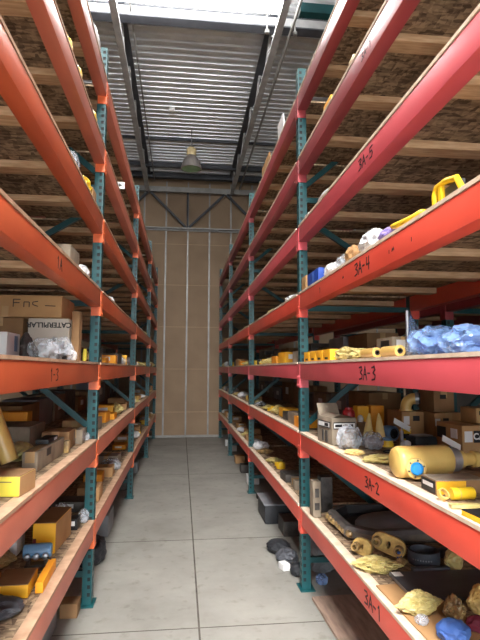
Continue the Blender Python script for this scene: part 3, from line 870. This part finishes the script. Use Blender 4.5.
track_link(1.140, 2.775, .180, .092, 3, 'yellow track link with three oval holes beside the basin', -.62, .26)
bag(1.000, 2.60, Z, .095, .075, .030, 'wrap_y', 'yellow plastic wrapped part lying in front of the track links', 31, rz=-.2, name='wrapped_part', cat='wrapped part', amp=.55, fr=2.6)
bag(1.150, 2.645, Z, .03, .022, .018, 'wrap_b', 'small brown wrapped fitting behind the dark steel plate', 33, name='wrapped_part', cat='wrapped part', amp=.4)
o = MB().lathe([(.070, 0), (.080, 0), (.083, .016), (.079, .066), (.070, .068), (.067, .03)], 40, closed=True).build('rubber_ring', M['rubber2'], None, True, 40)
at(o, 1.28, 2.655, Z + G); tag(o, 'wide black rubber ring standing behind the steel plate', 'ring')
for k in range(8):
    a = PI + .45 + k * .16
    mb = MB(); mb.lathe([(0, 0), (.004, 0), (.004, .002), (0, .002)], 8, Matrix.Translation((.0818 * math.cos(a), .0818 * math.sin(a), .034)) @ Matrix.Rotation(a, 4, 'Z') @ Matrix.Rotation(PI / 2, 4, 'Y')); mb.build('dot_mark', M['steel'], o)
o = MB().lathe([(0, 0), (.014, 0), (.014, .03), (.011, .036), (0, .036)], 20).build('port_cap', M['blue'], None, True, 40); at(o, 1.175, 2.72, Z + G); tag(o, 'small dark blue cap next to the three-hole track link', 'cap')
mb = MB(); mb.bar((0, 0, .02), (.20, .08, .02), .04, .04); o = mb.build('steel_bar', M['plate']); at(o, 1.40, 2.72, Z + G); tag(o, 'dark square steel bar lying behind the rubber ring', 'bar')
mb = MB(); mb.bar((0, 0, .015), (.19, .0, .015), .03, .03); o = mb.build('steel_bar', M['plate']); at(o, 1.15, 2.515, Z + G, .0); tag(o, 'thin dark steel bar lying along the back of the steel plate', 'bar')
mb = MB(); mb.box(-.12, .12, -.36, .36, 0, .006); o = mb.build('cardboard_sheet', M['card']); at(o, 1.045, 2.04, Z + G, .02); tag(o, 'flat cardboard sheet lying along the edge under the dark steel plate', 'cardboard sheet')
mb = MB(); mb.box(-.225, .225, -.145, .145, 0, .016, .002); o = mb.build('steel_plate', M['plate']); at(o, 1.245, 2.345, Z + .0075 + G, -.03); tag(o, 'dark flat steel plate with a bright worn edge', 'plate')
mb = MB(); mb.box(-.2275, -.2255, -.14, .14, .001, .015); mb.build('worn_edge', M['steel'], o)
mb = MB(); mb.box(-.22, -.175, .09, .14, .0162, .0172); mb.build('sticker', M['paper'], o)
bag(.995, 2.118, Z + .0075, .085, .048, .047, 'wrap_y', 'yellow plastic bagged part with a pointed end on the cardboard sheet', 41, rz=.1, name='wrapped_part', cat='wrapped part', amp=.35)
bag(.960, 2.025, Z + .0075, .026, .026, .020, 'film_g', 'flat clear bag between the yellow bagged part and the blue bag', 43, rz=.1)
bag(1.110, 2.045, Z + .0075, .036, .045, .048, 'wrap_b', 'brown knobbly bagged fittings beside the yellow bagged part', 45, name='wrapped_part', cat='wrapped part', amp=.6, fr=3)
bag(1.255, 2.095, Z + .0, .050, .050, .062, 'linky', 'tan yellow bagged part beside the brown knobbly fittings', 46, name='wrapped_part', cat='wrapped part', amp=.4)
bag(1.365, 2.12, Z, .036, .04, .04, 'film', 'small clear bag of fittings next to the tan yellow bagged part', 48, contents='iron')
bag(1.395, 2.62, Z, .045, .05, .052, 'wrap_y', 'yellow bagged part with a leaf shape behind the steel plate', 47, rz=.2, name='wrapped_part', cat='wrapped part').location.y = 2.565
bag(1.025, 1.905, Z + .0075, .060, .055, .038, 'blue2', 'blue cloth bag at the front of the lowest shelf', 51, rz=.1)
bag(1.15, 1.955, Z + .0075, .040, .034, .030, 'red_cloth', 'dark red strap bundle beside the blue cloth bag', 52, name='strap_bundle', cat='strap')

# ------------------------------------------------------------------ red rack, third level, nearest bay
Z = deck_top(1, 3)
for i in range(4):
    carton(.975, 3.655 - .170 * i, Z, .13, .164, .070, 'yellow', ['yellow box right beside the teal post, first of four in line', 'second yellow box from the teal post, in a line of four',
        'third yellow box from the teal post, in a line of four', 'fourth yellow box from the teal post, beside the yellow bags'][i], tape=False, group='line of yellow boxes', paper=[('w', .3, .7, .1, .3, 'black')])
bag(.975, 2.94, Z, .06, .10, .043, 'wrap_y', 'yellow crumpled bag next to the fourth yellow box', 61, amp=.5)
bag(.965, 2.71, Z, .055, .10, .034, 'wrap_y', 'flat yellow crumpled bag between other bags and the label carton', 62, amp=.5)
bag(1.13, 2.80, Z, .06, .10, .05, 'film_g', 'grey film bag behind the flat yellow bag', 63)
carton(1.06, 2.42, Z, .13, .2, .100, 'card3', 'pale carton with a printed label behind the yellow rolls', tape=True, paper=[('n', .15, .8, .3, .85, 'paper'), ('w', .2, .7, .55, .85, 'black')])
for i, (y, lab) in enumerate(((2.47, 'yellow paper roll lying beside the pale carton, nearer the post'), (2.21, 'yellow roll lying in front of the clear pointed bag'))):
    o = lying([(.013, -.085), (.025, -.085), (.025, .085), (.013, .085)], 'paint', .945, y, Z, .025, PI / 2, 'paper_roll', lab, 'roll')
    MB().lathe([(.009, -.087), (.0127, -.087), (.0127, .087), (.009, .087)], 18, Matrix.Rotation(PI / 2, 4, 'Y'), closed=True).build('core', M['iron'], o, True)
tri = empty('pointed_bag', (1.045, 2.18, Z + G)); tag(tri, 'pointed clear and blue bag clipped to an upright rod', 'bag')
MB().blob(.045, .05, .05, 66, .3, 2.4, 4).build('bag_body', M['film'], tri, True, 30)
mb = MB()
v = [mb.bm.verts.new(p) for p in ((-.02, .055, .03), (.015, -.075, .05), (-.0, .05, .205), (.02, .02, .10))]
mb.bm.faces.new((v[0], v[1], v[2])); mb.bm.faces.new((v[0], v[2], v[3])); mb.bm.faces.new((v[1], v[3], v[2])); mb.bm.faces.new((v[0], v[3], v[1]))
mb.build('bag_peak', M['film_b'], tri)
mb = MB(); mb.tube([(-.01, .062, .005), (-.01, .062, .215)], .008, 10); mb.build('rod', M['steel'], tri, True)
bag(1.02, 1.955, Z, .10, .115, .068, 'film_b', 'big blue-tinted clear bag beside the pointed bag', 71, contents='blue', amp=.4)
bag(1.03, 1.685, Z, .11, .125, .060, 'film_b', 'big crumpled clear bag with blue inside, nearest on the third shelf', 73, contents='blue', amp=.4)
bag(1.24, 1.85, Z, .08, .14, .070, 'film', 'grey clear bag behind the two big blue-tinted bags', 75, amp=.3)

# ------------------------------------------------------------------ red rack, fourth level, nearest bay
Z = deck_top(1, 4)
carton(.965, 3.70, Z, .12, .15, .105, 'card', 'tan carton with creased top beside the teal post on the fourth shelf', paper=[('w', .2, .6, .3, .7, 'tape')])
carton(.965, 3.44, Z, .12, .30, .095, 'blue', 'bright blue box beside the tan carton', tape=False, paper=[('w', .45, .55, .05, .95, 'blue2')])
bag(.955, 3.12, Z, .05, .10, .05, 'white', 'white plastic bag beside the bright blue box', 81)
bag(.970, 2.90, Z, .06, .10, .055, 'film', 'clear bag between the white bag and the tan paper bag', 83)
bag(.965, 2.70, Z, .06, .09, .06, 'card', 'tan paper bag between the clear bag and the white bag with ears', 82, name='paper_bag')
bag(.965, 2.45, Z, .06, .11, .066, 'white', 'white plastic bag with pointed ears beside the lilac bag', 85, amp=.5)
bag(.955, 2.22, Z, .045, .08, .038, 'lilac', 'lilac plastic bag under the yellow hose end', 86)
mb = MB(); mb.tube([(0, .16, .040), (0, .08, .026), (0, -.04, .014), (0, -.12, .012), (.0, -.15, .008)], [.012, .018, .019, .019, .013], 12); o = mb.build('yellow_hose', M['paint2'], None, True); at(o, .935, 1.985, Z + .012); tag(o, 'yellow hose piece leading from the lilac bag to the yellow bracket', 'hose')
o = empty('yellow_bracket', (.955, 1.71, Z + G)); tag(o, 'yellow open bracket with a dark screen at the near end of the fourth shelf', 'bracket')
mb = MB(); mb.tube([(0, .085, 0.012), (0, .088, .075), (0, .07, .098), (0, .0, .10), (0, -.07, .085), (0, -.10, .04), (0, -.11, .012)], .012, 12); mb.build('hoop', M['paint2'], o, True)
mb = MB(); mb.bar((0, .04, .01), (0, .036, .10), .022, .016, (1, 0, 0)); mb.build('upright', M['paint2'], o)
mb = MB(); mb.box(.008, .024, -.085, .03, .005, .08, .004); mb.build('screen', M['plate'], o)
mb = MB(); mb.box(-.04, .05, -.12, .10, 0, .010, .003); mb.build('base', M['paint2'], o)

# ------------------------------------------------------------------ red rack, upper levels
Z = deck_top(1, 5)
bag(.935, 3.18, Z, .035, .16, .028, 'white', 'white crumpled bag at the edge of the fifth shelf, red rack', 91)
bag(.935, 3.60, Z, .035, .09, .022, 'white', 'small white bag on the fifth shelf close to the teal post', 92)
Z = deck_top(1, 6)
carton(.935, 3.02, Z, .07, .16, .05, 'yellow', 'yellow box peeking over the sixth beam of the red rack', tape=False)
carton(.935, 2.55, Z, .07, .08, .04, 'paint', 'pale yellow box on the sixth shelf, nearest of two', tape=False)
Z = deck_top(1, 7)
for i, (y, d, h, lab) in enumerate(((4.62, .26, .20, 'white board leaning out over the topmost red beam, nearer the post'), (5.5, .5, .16, 'tan board leaning out over the topmost red beam, further down'))):
    mb = MB(); mb.box(-.008, .008, -d / 2, d / 2, 0, h, .002)
    o = mb.build('leaning_board', M['paper' if i == 0 else 'card']); at(o, .93, y, Z + .002, 0, 0, -.06); tag(o, lab, 'board')

# ------------------------------------------------------------------ orange rack, third level
Z = deck_top(-1, 3)
cb = carton(-.785, 3.27, Z, .235, .30, .25, 'pale', 'pale carton printed upside down in capitals under the tan carton', tape=False)
text_mesh('printed_lettering', 'CATERPILLAR', .042, M['black'], cb, Matrix.Translation((.003, -.1508, .212)) @ Matrix.Rotation(PI, 4, 'Y') @ Matrix.Rotation(PI / 2, 4, 'X'), .0012)
carton(-1.06, 3.27, Z, .27, .34, .25, 'card2', 'brown carton beside the printed carton under the tan carton', tape=True)
ct = carton(-.945, 3.28, Z + .2535, .47, .36, .13, 'card', 'long tan carton with a marker scrawl stacked on the printed carton', paper=[('n', .28, .36, 0, .5, 'tape')])
mb = MB()
for pth in ([(.06, .03), (.06, .075), (.1, .075)], [(.06, .055), (.095, .055)], [(.12, .03), (.12, .06), (.15, .06), (.15, .03)], [(.2, .035), (.17, .045), (.17, .06), (.2, .065)], [(.24, .04), (.30, .038)]):
    for p, q in zip(pth, pth[1:]):
        mb.bar((p[0] - .10, -.1812, p[1] + .03), (q[0] - .10, -.1812, q[1] + .03), .005, .001, (0, 1, 0))
mb.build('marker_lettering', M['ink'], ct)
mb = MB(); mb.box(-.022, .022, -.045, .045, 0, .30, .003); o = mb.build('timber_block', M['card2']); at(o, -.638, 3.20, Z + G); tag(o, 'upright timber block standing between the printed carton and the post', 'timber block')
carton(-.93, 2.66, Z, .19, .2, .13, 'paper', 'white box with a printed front near the clear bags', tape=False, paper=[('e', .55, .8, .3, .9, 'blueish')])
bag(-.815, 2.80, Z, .04, .05, .08, 'iron', 'dark wrapped part standing beside the white box', 103, name='wrapped_part', cat='wrapped part')
bag(-.70, 2.70, Z, .07, .09, .062, 'film', 'clear crumpled bag in front of the printed carton', 101, contents='iron', amp=.4)
bag(-.68, 2.95, Z, .07, .09, .075, 'film', 'clear shiny bag of dark fittings in front of the printed carton end', 104, contents='rubber', amp=.45)
bag(-.64, 3.09, Z, .028, .04, .035, 'white', 'white crumpled bag closest to the timber block', 105, amp=.45)
o = MB().lathe([(0, 0), (.014, 0), (.014, .08), (.006, .09), (0, .09)], 14).build('small_bottle', M['lemon'], None, True, 40); at(o, -.66, 3.60, Z + G); tag(o, 'small yellowish bottle standing just before the teal post', 'bottle')

# ------------------------------------------------------------------ orange rack, second level
Z = deck_top(-1, 2)
carton(-.70, 2.17, Z, .20, .16, .075, 'lemon', 'lemon yellow carton with brown sides at the front edge', rz=-.1, tape=False, top='card2', paper=[('e', .02, .98, .02, .98, 'card'), ('n', .35, .85, .72, .76, 'iron')])
o = lying([(.03, -.22), (.042, -.22), (.042, .22), (.03, .22)], 'paint', -.845, 2.50, Z, .12, 0, 'yellow_tube', 'thick yellow tube leaning upright behind the lemon carton', 'tube')
o.rotation_euler = (0, math.radians(68), 0); o.location = (-.90, 2.63, Z + .245)
MB().lathe([(.024, -.222), (.0295, -.222), (.0295, .222), (.024, .222)], 24, Matrix.Rotation(PI / 2, 4, 'Y'), closed=True).build('liner', M['iron'], o, True)
carton(-.708, 2.845, Z, .072, .56, .092, 'card3', 'long weathered grey-brown carton lying along the second shelf edge', rz=0, tape=True, paper=[('e', .3, .45, .5, .9, 'black')])
carton(-.715, 2.90, Z + .096, .065, .2, .022, 'black', 'small black box lying on the long weathered carton', tape=False, paper=[('e', .6, .9, .2, .8, 'paper')])
carton(-.75, 3.33, Z, .16, .24, .11, 'card2', 'brown carton standing between the long weathered carton and the post', rz=.05, paper=[('e', .7, .95, .3, .8, 'card3')])
carton(-.665, 3.135, Z, .04, .05, .07, 'wrap_b', 'tiny tan box between the long weathered carton and the brown one', tape=False)
carton(-.70, 3.56, Z, .12, .18, .09, 'card3', 'small grey carton wrapped in clear film beside the post', rz=.05, paper=[('e', .1, .6, .2, .8, 'film')])
bag(-.645, 3.665, Z, .025, .03, .03, 'film', 'small clear bag right at the foot of the teal post', 110)
carton(-1.27, 2.55, Z, .26, .9, .17, 'card2', 'long dark brown carton lying at the back of the second shelf', tape=False)
carton(-1.02, 3.30, Z, .30, .34, .15, 'card3', 'flat grey carton behind the brown carton', tape=False)
bag(-.88, 2.95, Z, .08, .13, .05, 'wrap_y', 'flattened yellowish sack behind the long weathered carton', 112, name='sack', cat='sack')
carton(-1.27, 2.62, Z + .173, .24, .62, .05, 'darkp', 'flat dark case lying on the long dark brown carton', tape=False)
for i in range(6):
    o = MB().lathe([(0, 0), (.04, 0), (.042, .01), (.042, .09), (.03, .115), (.018, .12), (.018, .14), (0, .142)], 16).build('clear_jar', M['film_g'], None, True, 40)
    at(o, -1.44 , 3.00 + .1 * i - .01, Z + G); o.location.z = Z + G
    tag(o, 'clear jar standing in the dark row at the back of the second shelf', 'jar', 'clear jars in a row at the back')
    MB().lathe([(0, .1425), (.02, .1425), (.02, .155), (0, .156)], 14).build('lid', M['rubber'], o, True)
    MB().lathe([(0, .005), (.036, .005), (.036, .07), (0, .07)], 14).build('contents', M['iron'], o, True)
carton(-1.15, 3.62, Z, .28, .12, .20, 'orangebox', 'orange-yellow box standing at the back beside the teal brace', tape=False)

# ------------------------------------------------------------------ orange rack, lowest level
Z = deck_top(-1, 1)
carton(-.745, 3.24, Z, .125, .34, .165, 'yellow', 'tall yellow box with brown sides standing on the lowest shelf', rz=-.05, tape=False, top='card2', paper=[('e', .02, .98, .02, .98, 'card'), ('n', .02, .16, .35, .5, 'red_cloth')])
e_ = empty('pump_motor', (-.74, 2.90, Z + G), .1); tag(e_, 'pale blue pump motor with steel fittings in front of the tall yellow box', 'motor')
MB().lathe([(0, -.07), (.032, -.07), (.037, -.06), (.037, .06), (.032, .07), (0, .07)], 22, Matrix.Translation((0, 0, .075)) @ Matrix.Rotation(PI / 2, 4, 'Y')).build('housing', M['blueish'], e_, True, 40)
mb = MB(); mb.box(-.06, .06, -.03, .03, 0, .012, .002); mb.box(-.05, -.035, -.025, .025, .012, .05); mb.box(.035, .05, -.025, .025, .012, .05); mb.build('foot_bracket', M['iron'], e_)
for sx in (-1, 0, 1):
    mb = MB(); mb.lathe([(0, .0), (.016, 0), (.016, .02), (.01, .024), (0, .024)], 14, Matrix.Translation((sx * .045, -.036, .06)) @ Matrix.Rotation(PI / 2, 4, 'X')); mb.build('fitting', M['steel'], e_, True)
mb = MB(); mb.tube([(.05, -.05, .06), (.075, -.07, .05), (.08, -.05, .02), (.05, -.045, .008)], .005, 8); mb.build('hose', M['rubber'], e_, True)
carton(-.755, 2.60, Z, .15, .20, .058, 'yellow', 'flat yellow box with a brown top nearest the aisle, lowest shelf', rz=.05, tape=False, top='card2')
carton(-.92, 2.58, Z, .15, .20, .055, 'yellow', 'flat yellow box deeper in beside the other flat yellow one', rz=.05, tape=False, top='card2')
carton(-.645, 2.70, Z, .035, .30, .05, 'orangebox', 'narrow orange box standing along the edge beside the flat yellow boxes', rz=.04, tape=False)
bag(-.97, 2.90, Z, .10, .13, .05, 'wrap_b', 'tan wrapped parts lying behind the pale blue pump motor', 121, name='wrapped_part', cat='wrapped part')
bag(-.78, 2.36, Z, .12, .10, .035, 'plate', 'flat dark grey bag in front of the flat yellow boxes', 123)
carton(-.97, 3.12, Z, .16, .15, .14, 'white', 'whitish grey box left of the tall yellow box, set further in', tape=False)
carton(-.69, 3.53, Z, .08, .10, .07, 'black', 'small black box with a white label behind the tall yellow box', tape=False, paper=[('n', .2, .8, .4, .8, 'paper')])
bag(-.645, 3.66, Z, .035, .05, .05, 'film_g', 'clear film bag squeezed between the small black box and the post', 125)
bag(-.79, 3.66, Z, .055, .07, .075, 'film', 'clear bag of blue bottles next to the post on the lowest shelf', 126, contents='blue')
carton(-1.25, 3.2, Z, .3, .5, .17, 'darkp', 'dark long crate at the back of the lowest shelf', tape=False)

# ------------------------------------------------------------------ orange rack, upper levels
Z = deck_top(-1, 4)
carton(-.74, 3.09, Z, .2, .26, .14, 'card3', 'grey-white box beside a foil bag on the fourth shelf', tape=False)
bag(-.65, 3.36, Z, .045, .10, .055, 'white', 'shiny white bag at the shelf edge beside the grey-white box', 131, amp=.4)
Z = deck_top(-1, 5)
bag(-.65, 3.32, Z, .05, .11, .08, 'paint2', 'bright yellow bag at the edge of the fifth shelf', 133, amp=.35)
carton(-.66, 3.53, Z, .09, .14, .13, 'card', 'tan box beside the bright yellow bag on the fifth shelf', tape=True)
bag(-.64, 2.92, Z, .04, .07, .08, 'film_g', 'grey film bag on the fifth shelf some way before the yellow bag', 134)
Z = deck_top(-1, 6)
for i, (y, lab) in enumerate(((2.60, 'yellow part poking over the sixth orange beam, nearest of three'), (2.86, 'yellow part poking over the sixth orange beam, middle of three'), (3.38, 'yellow part poking over the sixth orange beam, by the post'))):
    bag(-.625, y, Z, .035, .06, .06, 'paint2', lab, 140 + i, name='yellow_part', cat='machine part')
Z = deck_top(-1, 7)
bag(-.625, 3.35, Z, .04, .17, .08, 'white', 'white foam lump lying over the topmost orange beam', 151, name='foam_lump', cat='foam')
o = empty('paper_tag', (-.588, 4.60, deck_top(-1, 6) + G)); tag(o, 'white paper tag with a black arrow standing on the sixth orange beam', 'paper tag')
mb = MB(); mb.box(-.052, .052, 0, .0012, 0, .066); mb.build('sheet', M['paper'], o)
mb = MB(); mb.box(-.03, .002, -.0008, 0.0, .03, .038); mb.build('arrow_shaft', M['ink'], o)
mb = MB(); mb.prism([(.002, .018), (.03, .034), (.002, .05)], 0.0, .0008, Matrix(((1, 0, 0, 0), (0, 0, -1, 0), (0, 1, 0, 0), (0, 0, 0, 1)))); mb.build('arrow_head', M['ink'], o)

# ------------------------------------------------------------------ on the floor
carton(-.70, 3.60, 0, .11, .12, .09, 'card2', 'brown wooden block on the floor at the foot of the orange rack post', name='wood_block', cat='block', tape=False)
mb = MB(); mb.box(-.3, .3, -.6, .6, 0, .02, .002); o = mb.build('plywood_board', M['pallet']); at(o, 1.24, 3.05, G, .02); tag(o, 'brown plywood board lying on the floor under the red rack', 'board')
mb = MB(); mb.box(-.15, .15, -.25, .25, 0, .19, .03); o = mb.build('storage_bin', M['rubber'], None, True, 50); at(o, 1.03, 5.62, G); tag(o, 'black bin on the floor under the red rack', 'bin')
mb = MB(); mb.box(-.16, .16, -.26, .26, .1905, .205, .006); mb.build('lid', M['darkp'], o)
for i, (x, y, rx, ry, rz_, m, lab) in enumerate(((.88, 4.62, .10, .14, .05, 'rubber', 'black bag on the floor closest to the black bin'), (.90, 4.36, .09, .10, .06, 'plate', 'dark grey bag on the floor beside the small white box'),
        (.93, 4.08, .06, .07, .05, 'rubber', 'black bag on the floor nearest the teal post'), (1.15, 4.2, .13, .16, .16, 'darkp', 'dark sack on the floor deep under the red rack'))):
    bag(x, y, 0, rx, ry, rz_, m, lab, 160 + i)
carton(.845, 4.20, 0, .06, .09, .05, 'paper', 'small white box on the floor between two black bags', rz=.3, tape=False)
bag(1.07, 3.90, 0.0, .045, .05, .04, 'film_b', 'small blue clear bag on the floor behind the near teal post', 170)
carton(1.10, 5.12, 0, .2, .3, .14, 'iron', 'dark crate on the floor beside the black bin', tape=False)
for i, y in enumerate((6.15, 6.45)):
    o = casting(1.0, y, 0, .22, ['dark cast part on the floor under the red rack by the second post', 'dark cast part on the floor between the second post and the bin'][1 - i], 'iron', .5)
bag(-.75, 4.55, 0, .14, .2, .12, 'rubber', 'black sack on the floor under the orange rack, second bay', 177)
carton(-.80, 5.35, 0, .25, .4, .2, 'darkp', 'dark crate on the floor under the orange rack, second bay', tape=False)
carton(-.95, 3.2, 0, .4, .5, .12, 'darkp', 'dark low crate on the floor under the orange rack, nearest bay', tape=False)
for i, (y, m) in enumerate(((7.3, 'paper'), (8.1, 'iron'), (8.9, 'card'), (10.2, 'paper'), (10.9, 'white'))):
    carton(1.02, y, 0, .16, .2, .12, m, ['white box', 'dark box', 'tan box', 'white box', 'whitish box'][i] + ' on the floor under the red rack, ' + ['just past the second post', 'middle of the third bay', 'end of the third bay', 'start of the last bay', 'nearest the back wall'][i], tape=False)
for i, (y, m) in enumerate(((7.2, 'iron'), (8.3, 'darkp'), (10.3, 'iron'))):
    carton(-.75, y, 0, .2, .3, .16, m, 'dark box on the floor under the orange rack, ' + ['just past the second post', 'in the third bay', 'in the last bay'][i], tape=False)

# ------------------------------------------------------------------ stock further down the aisle, slot by slot from the nearer post
KIND = {'c': ('tan carton', 'card'), 'n': ('brown carton', 'card2'), 'g': ('grey carton', 'card3'), 'y': ('yellow box', 'yellow'), 'o': ('orange box', 'orangebox'),
        'k': ('dark crate', 'iron'), 'p': ('yellow cast part', 'paint2'), 'q': ('pale yellow cast part', 'paint'), 'w': ('white bag', 'white'), 'm': ('clear bag', 'film'), 'r': ('brown wrapped part', 'wrap_b'), 's': ('yellow wrapped part', 'wrap_y'), 'b': ('blue box', 'blue')}
NTH = ['first', 'second', 'third', 'fourth', 'fifth', 'sixth', 'seventh', 'eighth', 'ninth', 'tenth']
def slots(side, lv, b, seq, scale=1.0):
    z = deck_top(side, lv)
    ya, yb = YP[side][b] + .1, YP[side][b + 1] - .1
    n = len(seq); st = (yb - ya) / n
    low = .12 if lv <= 3 else .1
    for i, kd in enumerate(seq):
        if kd == '.':
            continue
        rng = random.Random(side * 1000 + lv * 100 + b * 10 + i)
        y = ya + (i + .5) * st
        L = st * rng.uniform(.62, .84)
        nm, m = KIND[kd]
        lab = '%s, %s past the post, %s shelf of %s, %s' % (nm, NTH[i], ORD[lv - 1], 'orange rack' if side < 0 else 'red rack', BAY[b] if b < 3 else 'last bay')
        h = rng.uniform(.05, low) * scale
        w = rng.uniform(.14, .26)
        x = X(side, w / 2 + rng.uniform(.02, .1))
        rz = rng.uniform(-.08, .08)
        if kd in 'cngyokb':
            carton(x + (.02 if side > 0 else -.02), y, z, w, min(L, .34), h, m, lab, rz, tape=kd in 'cng', paper=[('n', .2, .7, .4, .8, 'paper')] if rng.random() < .4 else None)
        elif kd in 'pq':
            casting(X(side, .13), y - L * .3, z, min(.24, L * .9), lab, m, PI / 2 + rng.uniform(-.3, .3) if L > .2 else 1.57)
        else:
            bag(X(side, .13), y, z, min(.1, w / 2), L * .45, h * .55, m, lab, 200 + side * 7 + lv * 31 + b * 57 + i, name='plastic_bag' if kd in 'wm' else 'wrapped_part', cat='bag' if kd in 'wm' else 'wrapped part', contents='iron' if kd == 'm' else None)
# second bay
slots(1, 3, 1, 'gy.yosspk')
slots(1, 2, 1, 'ogkysps.m')
slots(1, 1, 1, 'ygk.ps.rw')
slots(1, 4, 1, '.w..s..q')
slots(1, 5, 1, '..w..w..')
slots(1, 6, 1, '.w.y..s.')
slots(-1, 3, 1, 'sk.ookmyp')
slots(-1, 2, 1, 'cg.ooys.c')
slots(-1, 1, 1, 'kcpocmgy.')
slots(-1, 4, 1, '..w..c..')
slots(-1, 5, 1, '.c..w..')
slots(-1, 6, 1, '.w....c.')
# third bay
slots(1, 3, 2, 'pqs.oc.k')
slots(1, 2, 2, 'scq.wcs.')
slots(1, 1, 2, 'wcscwqc.')
slots(1, 4, 2, '.s..q.c.')
slots(1, 5, 2, '..w..w.')
slots(1, 6, 2, '.y..w..')
slots(-1, 3, 2, 'wcm.psk.')
slots(-1, 2, 2, 'cws.qcw.')
slots(-1, 1, 2, 'oqcwpc.g')
slots(-1, 4, 2, '.c.w.s.')
slots(-1, 5, 2, '.w..c..')
# last bay
slots(1, 3, 3, 'pc.ws')
slots(1, 2, 3, 'wckws')
slots(1, 1, 3, 'cwcrw')
slots(1, 4, 3, '.s.c.')
slots(-1, 3, 3, 'pw.cs')
slots(-1, 2, 3, 'cwrgc')
slots(-1, 1, 3, 'pwcrw')
slots(-1, 4, 3, '.c.w.')

# deeper rows: cartons along the rear half of the lower shelves
def back_row(side, lv, b, n, hs, ms):
    z = deck_top(side, lv)
    ya, yb = YP[side][b] + .12, YP[side][b + 1] - .12
    st = (yb - ya) / n
    for i in range(n):
        rng = random.Random(side * 77 + lv * 13 + b * 5 + i)
        m, nm = ms[i % len(ms)]
        carton(X(side, .74), ya + (i + .5) * st, z, rng.uniform(.26, .36), st * .88, rng.uniform(*hs), m,
               'rear-row %s, %s past the post, %s shelf of %s, %s' % (nm, NTH[i], ORD[lv - 1], 'orange rack' if side < 0 else 'red rack', BAY[b]), rng.uniform(-.03, .03), tape=m.startswith('card'), paper=[('w' if side > 0 else 'e', .3, .6, .4, .75, 'paper')] if rng.random() < .3 else None)
C3 = [('card2', 'brown carton'), ('darkp', 'dark crate'), ('card3', 'grey carton'), ('iron', 'dark iron crate')]
for side in (-1, 1):
    for lv in (1, 2, 3):
        back_row(side, lv, 1, 5, (.16, .3), C3)
        back_row(side, lv, 2, 4, (.16, .3), C3)


# ------------------------------------------------------------------ light and camera
w = bpy.data.worlds.new('daylight'); SC.world = w; w.use_nodes = True
bg = w.node_tree.nodes['Background']
bg.inputs['Color'].default_value = (.90, .95, 1.0, 1); bg.inputs['Strength'].default_value = 6.0

cam = bpy.data.cameras.new('camera'); co = bpy.data.objects.new('camera', cam); COL.objects.link(co)
cam.sensor_width = 36; cam.lens = 509.2 / 640 * 36; cam.clip_start = .02; cam.clip_end = 200
co.matrix_world = Matrix.Translation((0, 0, 1.6)) @ Matrix.Rotation(-math.radians(6.534), 4, 'Z') @ Matrix.Rotation(math.radians(90 + 5.519), 4, 'X') @ Matrix.Rotation(math.radians(.162), 4, 'Z')
SC.camera = co
SC.view_settings.view_transform = 'Standard'; SC.view_settings.look = 'None'
SC.view_settings.exposure = 0.48; SC.view_settings.gamma = 1.0
SC.view_settings.use_curve_mapping = False
